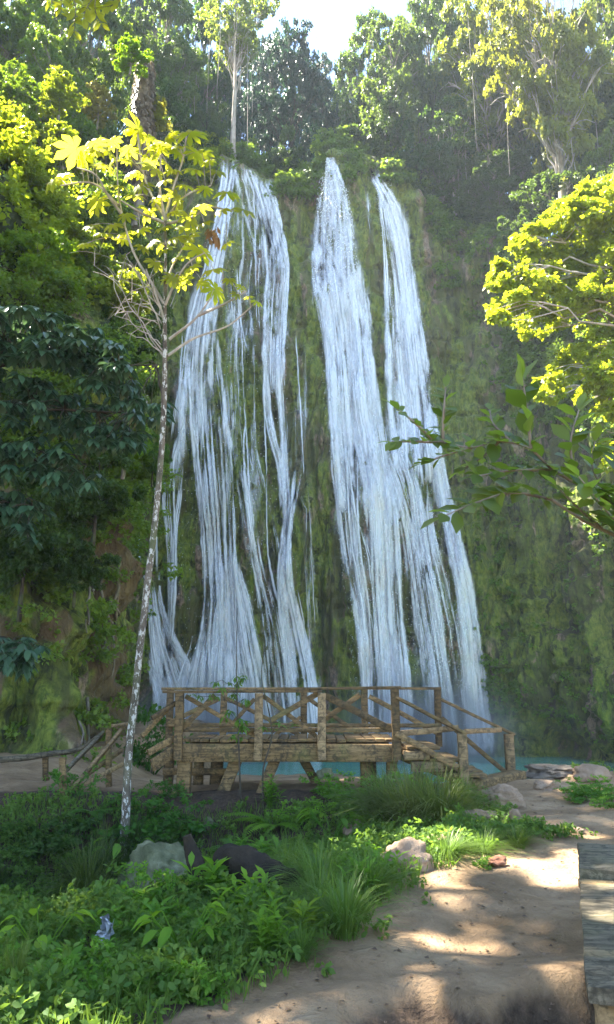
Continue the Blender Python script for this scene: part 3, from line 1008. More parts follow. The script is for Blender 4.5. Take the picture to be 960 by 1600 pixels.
# far crowns behind the lip of the fall
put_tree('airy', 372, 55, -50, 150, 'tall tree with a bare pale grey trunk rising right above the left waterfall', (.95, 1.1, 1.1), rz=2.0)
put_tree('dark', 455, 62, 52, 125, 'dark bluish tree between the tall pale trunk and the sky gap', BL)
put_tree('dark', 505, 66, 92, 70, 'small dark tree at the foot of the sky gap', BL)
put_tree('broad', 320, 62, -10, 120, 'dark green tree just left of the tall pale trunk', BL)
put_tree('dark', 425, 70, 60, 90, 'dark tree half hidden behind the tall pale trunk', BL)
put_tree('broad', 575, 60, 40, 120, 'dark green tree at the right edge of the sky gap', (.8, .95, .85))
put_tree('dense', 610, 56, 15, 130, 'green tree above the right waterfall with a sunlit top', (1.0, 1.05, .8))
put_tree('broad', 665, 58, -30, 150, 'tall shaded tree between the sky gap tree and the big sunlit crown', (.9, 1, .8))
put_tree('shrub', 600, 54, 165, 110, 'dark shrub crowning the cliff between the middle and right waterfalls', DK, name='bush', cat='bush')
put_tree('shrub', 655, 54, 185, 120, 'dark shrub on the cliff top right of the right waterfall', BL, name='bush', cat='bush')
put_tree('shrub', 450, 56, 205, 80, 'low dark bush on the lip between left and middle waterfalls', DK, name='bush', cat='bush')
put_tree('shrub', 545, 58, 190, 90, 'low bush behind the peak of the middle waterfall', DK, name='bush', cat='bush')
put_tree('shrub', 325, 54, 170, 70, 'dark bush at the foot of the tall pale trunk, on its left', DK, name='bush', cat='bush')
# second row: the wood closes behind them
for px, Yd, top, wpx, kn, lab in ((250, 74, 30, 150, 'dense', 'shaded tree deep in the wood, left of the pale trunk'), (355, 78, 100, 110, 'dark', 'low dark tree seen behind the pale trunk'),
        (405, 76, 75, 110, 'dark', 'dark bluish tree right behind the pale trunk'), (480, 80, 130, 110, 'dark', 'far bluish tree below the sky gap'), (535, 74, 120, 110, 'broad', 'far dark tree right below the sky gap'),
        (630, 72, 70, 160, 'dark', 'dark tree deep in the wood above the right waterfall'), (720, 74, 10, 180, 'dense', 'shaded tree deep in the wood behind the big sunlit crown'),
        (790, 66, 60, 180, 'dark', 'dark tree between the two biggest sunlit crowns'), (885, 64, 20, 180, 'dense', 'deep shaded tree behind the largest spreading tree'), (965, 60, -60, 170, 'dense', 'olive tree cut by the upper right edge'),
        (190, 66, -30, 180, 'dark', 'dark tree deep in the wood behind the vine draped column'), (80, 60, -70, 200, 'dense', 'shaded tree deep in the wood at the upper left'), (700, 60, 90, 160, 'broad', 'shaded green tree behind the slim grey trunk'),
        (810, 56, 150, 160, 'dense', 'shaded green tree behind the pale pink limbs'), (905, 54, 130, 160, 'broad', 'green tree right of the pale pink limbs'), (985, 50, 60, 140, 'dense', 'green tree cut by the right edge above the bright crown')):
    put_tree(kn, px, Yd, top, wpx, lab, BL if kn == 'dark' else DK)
# right slope
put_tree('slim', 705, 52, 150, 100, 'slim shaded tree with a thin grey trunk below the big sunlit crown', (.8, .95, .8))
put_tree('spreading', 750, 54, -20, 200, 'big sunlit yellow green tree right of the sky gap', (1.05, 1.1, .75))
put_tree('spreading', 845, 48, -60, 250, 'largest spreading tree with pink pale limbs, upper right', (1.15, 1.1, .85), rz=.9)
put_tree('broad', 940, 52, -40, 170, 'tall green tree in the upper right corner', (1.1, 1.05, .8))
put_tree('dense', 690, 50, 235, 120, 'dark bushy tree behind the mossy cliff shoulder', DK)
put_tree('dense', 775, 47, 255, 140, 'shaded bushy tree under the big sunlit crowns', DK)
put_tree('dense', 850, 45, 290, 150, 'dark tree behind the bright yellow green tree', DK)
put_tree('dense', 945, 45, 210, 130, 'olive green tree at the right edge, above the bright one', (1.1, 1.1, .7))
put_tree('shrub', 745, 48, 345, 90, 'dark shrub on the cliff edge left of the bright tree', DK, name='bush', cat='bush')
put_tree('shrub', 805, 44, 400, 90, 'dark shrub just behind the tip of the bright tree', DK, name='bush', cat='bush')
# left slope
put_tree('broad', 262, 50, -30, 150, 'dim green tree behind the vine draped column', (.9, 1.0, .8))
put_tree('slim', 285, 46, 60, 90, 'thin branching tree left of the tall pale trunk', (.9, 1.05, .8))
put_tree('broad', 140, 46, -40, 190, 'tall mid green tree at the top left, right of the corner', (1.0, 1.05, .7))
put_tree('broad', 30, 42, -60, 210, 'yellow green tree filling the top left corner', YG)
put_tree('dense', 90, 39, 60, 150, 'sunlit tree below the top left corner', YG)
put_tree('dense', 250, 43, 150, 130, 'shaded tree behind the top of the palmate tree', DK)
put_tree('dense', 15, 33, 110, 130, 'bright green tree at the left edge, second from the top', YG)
put_tree('dense', 180, 38, 190, 160, 'shaded tree behind the left half of the palmate leaves', DK)
put_bush('bushy', 155, 160, 36, 90, 60, 'small pale yellow bush high on the left slope', (1.5, 1.2, 1.2))
put_bush('bushy', 205, 85, 34, 70, 75, 'bright green tuft on top of the vine draped column', (.9, 1.3, .4))
put_bush('bushy', 245, 185, 36, 80, 60, 'pale twiggy bush right of the vine draped column', (1.4, 1.2, 1.1))
put_bush('bushy', 35, 300, 27, 200, 170, 'big sunny bush at the left edge, level with the palmate leaves', (1.1, 1.15, .5))
put_bush('bushy', 55, 420, 24, 190, 190, 'sunny green bush at the left edge, above the dark drooping leaves', (.85, 1.15, .45))
put_bush('shrub', 150, 340, 30, 160, 150, 'green bush behind the left half of the palmate leaves', (1.5, 1.5, .9))
put_bush('bushy', 150, 445, 26, 140, 130, 'light green bush below the palmate leaves', (.85, 1.05, .6))
put_bush('shrub', 235, 405, 30, 150, 110, 'dull green bush behind the thin bare branches', (1.2, 1.25, .9))
put_bush('shrub', 215, 520, 27, 150, 120, 'dark green bush left of the waterfall edge', DK)
put_bush('shrub', 165, 600, 25, 200, 150, 'shaded bush on the bank, in front of the left fall', DK)
put_bush('bushy', 195, 695, 22, 90, 110, 'bright green bush growing on the rim of the left bank', (.75, 1.1, .4))
put_bush('shrub', 240, 715, 23, 70, 60, 'little dark bush hanging over the left waterfall edge', (.8, 1.1, .7))
put_bush('shrub', 60, 640, 22, 200, 190, 'dark mass of leaves on the left bank', DK)
put_bush('shrub', 150, 770, 21, 150, 170, 'shaded bush drooping over the left bank', DK)
put_bush('shrub', 40, 840, 19.5, 190, 160, 'dark bush low at the left edge above the bare earth', DK)
put_bush('shrub', 120, 880, 20, 100, 110, 'small dark bush above the hanging roots', DK)

put_bush('bushy', 100, 235, 31, 120, 110, 'sunlit bush left of the highest palmate leaves', (1.3, 1.4, .55))
put_bush('bushy', 20, 215, 28, 110, 100, 'bright yellow bush at the left edge near the top', (1.4, 1.45, .5))
put_bush('bushy', 120, 395, 25.5, 110, 110, 'yellow green bush lit by the sun under the bare twigs', (1.2, 1.35, .55))
put_bush('bushy', 200, 455, 25, 100, 90, 'small sunny bush behind the bare twigs', (1.25, 1.3, .6))
put_bush('bushy', 95, 150, 33, 90, 90, 'yellow green bush below the top left corner', (1.3, 1.4, .55))
# bright tree on the right bank, leaning out over the gorge
def leaning_tree():
    r = rng(321)
    e = empty('leaning_tree', (14.6, 27.5, 9.0))
    tag(e, 'bright yellow green tree leaning in from the right edge', 'tree')
    b0 = np.array(e.location)
    spots = [(800, 425, 30), (850, 380, 40), (905, 345, 42), (945, 310, 40), (835, 455, 40), (885, 430, 52), (940, 400, 55), (975, 340, 50),
             (800, 480, 30), (845, 505, 34), (895, 490, 40), (945, 470, 45), (980, 450, 50), (785, 445, 18), (935, 540, 40), (900, 575, 34),
             (955, 590, 40), (870, 595, 28), (860, 620, 24), (930, 620, 30), (975, 640, 36), (910, 330, 24), (945, 700, 16), (820, 395, 22), (870, 345, 24),
             (780, 500, 16), (958, 730, 20), (990, 560, 40), (1010, 400, 60), (1020, 500, 50)]
    C = []; R = []
    for px, py, rr in spots:
        Yd = 26 + r.uniform(-1.6, 1.6)
        p = P(px, py, Yd)
        C.append(np.array(p) - b0); R.append(rr / FPX * Yd * .95)
    C = np.array(C); R = np.array(R)
    tb = MB()
    trunk = smooth_path([(0, 0, -1.2), (-.6, -.4, 1.5), (-1.7, -.9, 4.0), (-2.2, -1.2, 7), (-3.0, -1.4, 10)], 14)
    tube(tb, trunk, np.linspace(.38, .12, 14), 8, jit=.08)
    for c, rr in zip(C, R):
        k = min(range(3, 14), key=lambda i: np.linalg.norm(trunk[i] + (0, 0, 1.2) - c))
        p = bend(trunk[k], c, r, 7, .10, .10)
        tube(tb, p, np.linspace(.055, .018, 7), 5)
        for q in range(3):
            tube(tb, bend(p[4], c + r.normal(0, .6, 3) * rr, r, 4), np.linspace(.03, .01, 4), 4, cap=False)
    tb.build('trunk', MAT['bark_pale'], e, True)
    lm = MB()
    leaf_cloud(lm, C, R * 1.2, 700, .20, 33, T_quad(.4, .12), flat=.85, sub=16)
    o = lm.build('crown', MAT['leaf_light'], e)
    o.color = (1.5, 1.55, .5, 1)
leaning_tree()

# vine draped dead column on the left slope
def vine_column():
    r = rng(77)
    b = P(215, 330, 35.5); t = P(210, 95, 35.5)
    e = empty('draped_trunk', b)
    tag(e, 'dead trunk wrapped in dry beige vines on the upper left slope', 'tree trunk')
    H = t.z - b.z
    tb = MB(); tube(tb, smooth_path([(0, 0, -1), (.1, 0, H * .4), (-.1, 0, H * .8), (-.1, 0, H)], 10), np.linspace(.3, .15, 10), 7)
    tb.build('trunk', MAT['bark_grey'], e, True)
    v = MB()
    n = 6000
    z = r.uniform(H * .1, H, n)
    rad = .5 * (.6 + .6 * np.sin(z / H * 3.0)) * r.uniform(.6, 1.2, n)
    a = r.uniform(0, 6.28, n)
    pos = np.stack([rad * np.cos(a), rad * np.sin(a), z], -1)
    ax = np.stack([np.cos(a) * .3, np.sin(a) * .3, -np.ones(n)], -1) + r.normal(0, .25, (n, 3))
    nr_ = np.stack([np.cos(a), np.sin(a), .3 + 0 * a], -1)
    place_leaves(v, T_quad(.22, .05), pos, ax, nr_, r.uniform(.18, .4, n), r.uniform(0, 1, n))
    o = v.build('dry_vines', M_leaf('dry_vines', (.16, .12, .07), (.30, .24, .15), (.35, .28, .15), .3), e)
vine_column()

# ------------------------------------------------------------------ undergrowth covering the slopes (too many to count)
def undergrowth():
    K = NU // 420
    r = rng(900)
    C, R = [], []
    def add(p, rr): C.append(tuple(p)); R.append(rr)
    hp2 = hp.reshape(NU, ND, 3)
    for _ in range(2600):
        i = r.integers(60 * K, NU - 45 * K); j = int(30 * r.random() ** 1.3)
        p = hp2[i, j]
        if p[1] > 80: continue
        lip = 150 * K < i < 275 * K and j < 6
        if lip and r.random() < .35: continue
        add(p + np.array([0, 0, .35]) + r.normal(0, .35, 3), r.uniform(.5, .95) if lip else r.uniform(.7, 1.5))
    # brow of the cliff, leaving the three outlets of the water free
    for _ in range(900):
        px = r.uniform(255, 640)
        if 340 < px < 432 or 496 < px < 542 or 565 < px < 600: 
            if r.random() < .93: continue
        lo, hi = (238, 285)
        h = hit_pt(px, r.uniform(lo, hi + (25 if 425 < px < 500 else 0)))
        if h is None: continue
        add(np.array(h[0]) + [0, -.1, 0], r.uniform(.3, .75))
    for _ in range(700):
        a = r.uniform(-16, 16); b = r.uniform(55.5, 63)
        z = hill_z(a, b)
        if z is None: continue
        add((a, b, z + r.uniform(.3, 2.6)), r.uniform(.9, 1.7))
    # the left bank: bushes cling to the upper part of the wall
    for _ in range(1500):
        i = r.integers(50 * K, 170 * K); h = r.uniform(.30, 1.0)
        if h < .56 and r.random() < .85: continue
        if i > 135 * K and h < .6: continue
        p = pp[i, int(h * (NV - 1))]
        add(p - np.append(nout[i], 0) * r.uniform(0, .5), r.uniform(.45, 1.0))
    for _ in range(620):
        i = r.integers(262 * K, 345 * K); h = r.uniform(.93, 1.0) if r.random() < .75 else r.uniform(.8, 1)
        p = pp[i, int(h * (NV - 1))]
        add(p - np.append(nout[i], 0) * .1 + [0, 0, .15], r.uniform(.3, .8))
    for _ in range(420):
        i = r.integers(278 * K, 330 * K); h = r.uniform(.72, 1.0)
        p = pp[i, int(h * (NV - 1))]
        add(p - np.append(nout[i], 0) * r.uniform(0, .3), r.uniform(.35, .7))
    C = np.array(C); R = np.array(R)
    lf = (C[:, 0] < -6) & (C[:, 2] > 15)
    nr_ = ~lf & (C[:, 1] < 34) & (C[:, 0] < 0)
    for sel, mt, tint, ls_, np_ in ((lf, 'leaf_light', (1.35, 1.45, .6, 1), .24, 70), (~lf & ~nr_, 'leaf_mid', (1.3, 1.35, 1, 1), .26, 66), (nr_, 'leaf_mid', (1.5, 1.55, 1.1, 1), .14, 150)):  # left slope: sunlit highlights put into a brighter leaf tint
        m = MB()
        leaf_cloud(m, C[sel], R[sel], np_, ls_, 901, T_quad(.38, .12), flat=.75, sub=7)
        o = m.build('undergrowth', MAT[mt]); o.color = tint
        tag(o, kind='stuff')
    # small creepers and ferns dotted over the mossy wall on the right
    C, R = [], []
    for _ in range(3400):
        i = r.integers(272 * K, 400 * K); h = r.uniform(.13, .95)
        p = pp[i, int(h * (NV - 1))]
        if fbm(np.array([p * np.array([.22, .22, .12])]), 2, 77)[0] < -.05 and r.random() < .8: continue
        C.append(tuple(p - np.append(nout[i], 0) * .05)); R.append(r.uniform(.15, .5))
    m = MB()
    leaf_cloud(m, np.array(C), np.array(R), 150, .17, 903, T_quad(.42, .12), flat=1.2, sub=5, droop=.7)
    o = m.build('creepers', MAT['leaf_mid']); o.color = (1.3, 1.5, .9, 1)
    tag(o, kind='stuff')
undergrowth()

# ------------------------------------------------------------------ wooden bridge
def M_wood(name, a, b, dark=(.035, .03, .02), moss=.35):
    m, t, N, L = newmat(name)
    tc = nd(t, 'TexCoord'); geo = nd(t, 'NewGeometry')
    at = nd(t, 'Attribute', attribute_name='rnd')
    n1 = noise(t, mapping(t, tc.outputs['Object'], (1, 1, 1)), 9, 6, .7, 1.5)
    n2 = noise(t, mapping(t, tc.outputs['Object'], (.6, 6, 6)), 5, 5, .7)
    n3 = noise(t, tc.outputs['Object'], 1.7, 4, .65)
    col = mixc(t, maprange(t, n2, .35, .65), a, b)
    col = mixc(t, math_(t, 'MULTIPLY', maprange(t, n1, .46, .62), .75), col, dark)
    col = mixc(t, maprange(t, n3, .52, .70, 0, moss), col, (.17, .17, .05))
    hs_ = N.new('ShaderNodeHueSaturation')
    L.new(maprange(t, at.outputs['Fac'], 0, 1, .5, 1.3, False), hs_.inputs['Value'])
    L.new(col, hs_.inputs['Color'])
    pbsdf(t, hs_.outputs[0], .8, .25, bump(t, n2, .5, .012))
    return m
MAT['wood'] = M_wood('weathered_wood', (.10, .064, .028), (.28, .18, .08))
MAT['wood_grey'] = M_wood('grey_wood', (.08, .066, .042), (.185, .155, .105), moss=.15)
MAT['wood_raw'] = M_wood('split_wood', (.20, .13, .065), (.36, .25, .13), moss=.2)

YN, YF = 12.6, 13.85         # near and far side of the deck
def bx(px, Yd=YN, py=1130):
    return P(px, py, Yd).x
def bzv(py, Yd=YN): return P(480, py, Yd).z

def bridge():
    ZD = bzv(1157); ZR = bzv(1081); ZM = bzv(1140)
    x0, x1 = bx(283), bx(617)
    b = empty('footbridge', ((x0 + x1) / 2, (YN + YF) / 2, 0))
    tag(b, 'weathered wooden footbridge with crossed railings in front of the pool', 'bridge')
    off = np.array(b.location)
    W = MAT['wood']
    sd = [0]
    def bd(name, lst, mat=W, parent=b):
        m = MB()
        for (a, c, wd, tk, up) in lst:
            sd[0] += 1
            board(m, np.array(a) - off, np.array(c) - off, wd, tk, up, rnd=rng(sd[0]).uniform(.15, .95), seed=sd[0])
        return m.build(name, mat, parent)
    # deck
    n = 22
    pl = []
    for i in range(n):
        xx = x0 + (x1 - x0) * (i + .5) / n
        pl.append(((xx, YN - .02, ZD), (xx, YF + .02, ZD), (x1 - x0) / n - .012, .045, (0, 0, 1)))
    bd('deck', pl)
    bd('beam', [((x0 - .03, YN - .05, ZD - .175), (x1 + .03, YN - .05, ZD - .175), .07, .27, (0, 0, 1))])
    bd('beam', [((x0 - .03, YF + .05, ZD - .175), (x1 + .03, YF + .05, ZD - .175), .07, .27, (0, 0, 1))])
    bd('beam', [((x0 + .1, (YN + YF) / 2, ZD - .15), (x1 - .1, (YN + YF) / 2, ZD - .15), .08, .2, (0, 0, 1))])
    # railing posts
    nearx = [bx(283), bx(405), bx(503), bx(617)]
    farx = [bx(262, YF), bx(347, YF), bx(475, YF), bx(571, YF), bx(687, YF)]
    for k, x in enumerate(nearx):
        zt = ZR - .02 + (.06 if k == 3 else 0)
        bd('railing_post', [((x, YN - .155, bzv(1186)), (x, YN - .155, zt), .13, .125, (0, 1, 0))], MAT['wood_raw'] if k in (1, 2) else W)
    for x in farx:
        bd('railing_post', [((x, YF + .155, bzv(1168, YF)), (x, YF + .155, ZR + .03), .115, .10, (0, 1, 0))])
    bd('handrail', [((x0 - .28, YN - .155, ZR + .0), (nearx[2], YN - .155, ZR + .012), .13, .045, (0, 0, 1)),
                    ((nearx[2] - .3, YN - .157, ZR + .046), (nearx[3] + .09, YN - .155, ZR + .07), .12, .04, (0, 0, 1))])
    bd('handrail', [((farx[0] - .15, YF + .155, ZR + .052), (farx[4] + .07, YF + .155, ZR + .06), .12, .045, (0, 0, 1))])
    bd('middle_rail', [((x0, YN - .06, ZM), (nearx[3], YN - .06, ZM - .01), .05, .07, (0, 0, 1))])
    bd('middle_rail', [((farx[0], YF + .06, ZM + .02), (farx[4], YF + .06, ZM + .02), .05, .07, (0, 0, 1))])
    def br(pxa, pya, pxb, pyb, Yd, w=.085):
        a = P(pxa, pya, Yd); c = P(pxb, pyb, Yd)
        bd('brace', [(tuple(a), tuple(c), .035, w, (0, 0, 1))])
    yb = YN - .105; yc = YN - .03
    br(286, 1137, 337, 1087, yb); br(290, 1088, 398, 1150, yc, .07)
    br(411, 1087, 494, 1150, yc, .07); br(420, 1128, 499, 1084, yb)
    br(507, 1086, 612, 1141, yb, .11); br(509, 1124, 562, 1085, yc, .08)
    yf = YF + .10
    br(265, 1130, 343, 1092, yf, .08); br(352, 1090, 470, 1148, yf, .07); br(355, 1140, 398, 1092, YF + .06, .07); br(480, 1090, 566, 1150, YF + .06, .07); br(577, 1088, 683, 1146, yf, .085)
    br(430, 1148, 470, 1120, yf, .06)
    # piles and slanting struts
    def pile(pxa, pya, pxb, pyb, Yd, w=.2, nm='pile', Yb=None):
        a = P(pxa, pya, Yd); c = P(pxb, pyb, Yb or Yd); c.z = min(c.z, gz(c.x, c.y) - .12)
        bd(nm, [(tuple(c), tuple(a), w, w * .9, (0, 1, 0))])
    pile(290, 1172, 287, 1236, YN + .05, .22); pile(341, 1170, 337, 1232, YF - .1, .2)
    pile(265, 1175, 262, 1232, YF - .1, .16); pile(312, 1172, 310, 1230, YF + .2, .17)
    pile(372, 1178, 347, 1232, YN + .12, .19, 'strut'); pile(432, 1182, 405, 1240, YN + .12, .17, 'strut')
    pile(572, 1178, 572, 1240, YN + .3, .17); pile(612, 1178, 612, 1240, YN + .3, .17)
    pile(580, 1178, 580, 1235, YF - .1, .17); pile(470, 1178, 500, 1232, YF - .2, .15, 'strut')
    bd('cross_beam', [((bx(262, YF), YF - .25, bzv(1203, YF)), (bx(360, YF), YF - .25, bzv(1203, YF)), .08, .11, (0, 0, 1))])
    # left ramp boards reaching down behind the white trunk
    for a, c, w in (((283, 1168), (238, 1196), .19), ((283, 1150), (232, 1176), .10), ((283, 1092), (238, 1122), .07), ((262, 1108), (222, 1150), .07)):
        p = P(*a, YN - .03); q = P(*c, YN - .4)
        bd('ramp_board', [(tuple(q), tuple(p), .05, w, (0, 0, 1))])
    # right stairs
    st = empty('stairs', (0, 0, 0)); st.parent = b
    def sbd(name, lst, mat=W): return bd(name, lst, mat, st)
    for k, (pxa, pxb, py) in enumerate(((620, 722, 1166), (655, 738, 1186), (690, 758, 1208))):
        z = bzv(py, YN + .2)
        xa, xb = bx(pxa + 14, YN), bx(pxb - 6, YN)
        sbd('tread', [((xa, YN + .02 + i * .29, z), (xa + .52, YN + .02 + i * .29, z), .27, .05, (0, 0, 1)) for i in range(5)])
        sbd('riser', [((xa + .1, YN + .1, z - .11), (xa + .1, YF - .1, z - .11), .03, .16, (0, 0, 1))])
    s0, s1 = P(622, 1176, YN + .0), P(742, 1228, YN + .0)
    sbd('stringer', [(tuple(s0), tuple(s1), .06, .2, (0, 0, 1))])
    s0, s1 = P(622, 1172, YF), P(775, 1226, YF)
    sbd('stringer', [(tuple(s0), tuple(s1), .06, .2, (0, 0, 1))])
    sbd('block', [((bx(628), YN - .06, bzv(1180)), (bx(668), YN - .06, bzv(1180)), .16, .14, (0, 0, 1))], MAT['wood_raw'])
    sbd('block', [((bx(640), YN - .07, bzv(1197)), (bx(688), YN - .07, bzv(1197)), .16, .15, (0, 0, 1))], MAT['wood_raw'])
    pn, pf = P(722, 1146, YN - .1), P(795, 1147, YF + .1)
    sbd('stair_post', [((pn.x, pn.y, gz(pn.x, pn.y) - .1), tuple(pn), .14, .14, (0, 1, 0))], MAT['wood_raw'])
    sbd('stair_post', [((pf.x, pf.y, gz(pf.x, pf.y) - .1), tuple(pf), .15, .14, (0, 1, 0))], MAT['wood_raw'])
    def seg(name, a, c, wd, tk, mat=W):
        sbd(name, [(tuple(a), tuple(c), wd, tk, (0, 0, 1))], mat)
    seg('stair_handrail', P(618, 1089, YN - .2), P(728, 1147, YN - .1), .12, .05)
    seg('stair_handrail', P(688, 1092, YF + .2), P(804, 1149, YF + .1), .12, .05)
    seg('stair_rail', P(619, 1146, YN - .22), P(716, 1199, YN - .18), .05, .09)
    seg('stair_rail', P(690, 1122, YF + .1), P(790, 1206, YF + .03), .05, .08)
    seg('stair_rail', P(622, 1146, YN - .1), P(716, 1136, YN + .1), .05, .09, MAT['wood_raw'])
    seg('stair_rail', P(727, 1143, YN + .2), P(782, 1140, YF), .05, .08, MAT['wood_raw'])
    c0, c1 = P(728, 1236, YN - .05), P(801, 1238, YF - .2)
    sbd('footing', [((c0.x - .08, c0.y, gz(c0.x, c0.y) + .05), (c1.x + .12, c1.y, gz(c1.x, c1.y) + .05), .3, .24, (0, 0, 1))], MAT['wood'])
bridge()

def broken_railing():
    e = empty('fallen_railing', tuple(P(150, 1235, 12.6)))
    tag(e, 'collapsed wooden railing left of the white spotted trunk', 'railing')
    off = np.array(e.location)
    k = [50]
    def bd(name, a, c, w, t, mat):
        m = MB(); k[0] += 1
        board(m, np.array(a) - off, np.array(c) - off, w, t, (0, 0, 1) if abs(a[2] - c[2]) < 1.2 * abs(a[0] - c[0]) else (0, 1, 0), rnd=rng(k[0]).uniform(.3, .9), seed=k[0])
        m.build(name, mat, e)
    for px, pt, pb, Yd in ((97, 1184, 1256, 12.2), (170, 1138, 1215, 13.4), (72, 1182, 1205, 14.0)):
        a = P(px, pt, Yd); c = P(px + 2, pb, Yd); c.z = min(c.z, gz(c.x, c.y) - .1)
        bd('post', c, a, .09, .09, MAT['wood'])
    bd('rail', P(108, 1240, 12.2), P(188, 1143, 13.3), .05, .15, MAT['wood_raw'])
    bd('rail', P(108, 1238, 12.3), P(192, 1194, 13.2), .05, .07, MAT['wood_raw'])
    bd('rail', P(105, 1203, 12.5), P(162, 1146, 13.6), .05, .10, MAT['wood_grey'])
    bd('rail', P(106, 1232, 12.7), P(190, 1172, 13.8), .05, .07, MAT['wood'])
    bd('rail', P(175, 1134, 13.4), P(203, 1130, 13.6), .06, .05, MAT['wood_raw'])
    m = MB()
    pts = smooth_path([tuple(np.array(P(*q)) - off) for q in ((-60, 1188, 13.6), (40, 1184, 13.7), (76, 1178, 13.8), (120, 1172, 13.9), (160, 1146, 13.7))], 24)
    tube(m, pts, np.linspace(.06, .035, 24), 8, jit=.1)
    m.build('pole', MAT['wood_grey'], e, True)
broken_railing()

# ------------------------------------------------------------------ bench at the right edge
def bench():
    nr, fr = P(918, 1540, 3.34), P(905, 1318, 6.05)
    d = np.array([fr.x - nr.x, fr.y - nr.y]); L = np.linalg.norm(d); d /= L
    s = np.array([d[1], -d[0]])
    zt = .45
    e = empty('bench', (nr.x, nr.y, 0))
    tag(e, 'grey weathered plank bench at the right edge of the path', 'bench')
    def bd(name, t0, t1, s0, s1, z, th, mat, seed):
        m = MB()
        c = (s0 + s1) / 2
        a = np.array([d[0] * t0 + s[0] * c, d[1] * t0 + s[1] * c, z - th / 2])
        b_ = np.array([d[0] * t1 + s[0] * c, d[1] * t1 + s[1] * c, z - th / 2])
        board(m, a, b_, s1 - s0, th, (0, 0, 1), seed=seed, segs=8, rnd=rng(seed).uniform(.45, .8))
        m.build(name, mat, e)
    G = MAT['wood_grey']
    bd('seat_plank', 0, 1.75, 0, .34, zt, .06, G, 1)
    bd('seat_plank', .02, 1.72, .352, .70, zt + .004, .06, G, 2)
    bd('sunlit_strip', 1.765, 1.95, 0.01, .72, zt - .02, .05, MAT['wood_raw'], 3)  # paler wood stands in for the sunlit gap between the planks
    bd('seat_plank', 1.965, L, -.01, .35, zt + .03, .08, G, 4)
    bd('seat_plank', 1.965, L, .362, .72, zt + .03, .08, G, 5)
    for t0 in (.15, 1.5, L - .3):
        for s0 in (.07, .55):
            p = d * t0 + s * s0
            m = MB()
            g = gz(nr.x + p[0], nr.y + p[1])
            tube(m, [(p[0], p[1], g - .15), (p[0], p[1], g + .1), (p[0] + .01, p[1], zt - .065)], [.07, .065, .06], 9, jit=.06, seed=int(t0 * 10))
            m.build('leg', MAT['wood_raw'], e, True)
bench()

def gnd(px, py):
    """where the line of sight meets the ground"""
    d = ray(px, py)
    for lo, hi, n in ((2.0, 60.0, 1500), (None, None, 60)):
        if lo is None: lo, hi = t0 - .08, t0
        t = np.linspace(lo, hi, n)
        below = (CAM_Z + d.z * t) <= ground_z(d.x * t, d.y * t)
        t0 = t[np.argmax(below)] if below.any() else hi
    p = CAMV + d * float(t0)
    return Vector((p.x, p.y, gz(p.x, p.y)))

# ------------------------------------------------------------------ slender tree with palmate leaves
def T_palmate(k=8, seed=0):
    r = rng(seed)
    v = [(0, 0, 0)]; f = []
    span = 2 * np.pi * .93
    for i in range(k):
        a = -span / 2 + span * (i + .5) / k + np.pi / 2
        dl = span / k / 2 * .98
        L = 1.0 - .18 * abs(i - (k - 1) / 2) / k * 2 + r.uniform(-.05, .05)
        def pt(rad, an, z): return (rad * math.cos(an), rad * math.sin(an), z)
        b = len(v)
        v += [pt(.40 * L, a - dl, -.06), pt(.76 * L, a - dl * .74, -.17), pt(1.0 * L, a, -.34), pt(.76 * L, a + dl * .74, -.17), pt(.40 * L, a + dl, -.06), pt(.55 * L, a, -.01)]
        f += [(0, b, b + 1, b + 5), (b + 5, b + 1, b + 2, b + 2), (b + 5, b + 2, b + 3, b + 3), (0, b + 5, b + 3, b + 4)]
    q = np.array([x for x in f if x[2] != x[3]]); t3 = np.array([x[:3] for x in f if x[2] == x[3]])
    return np.array(v), q, t3

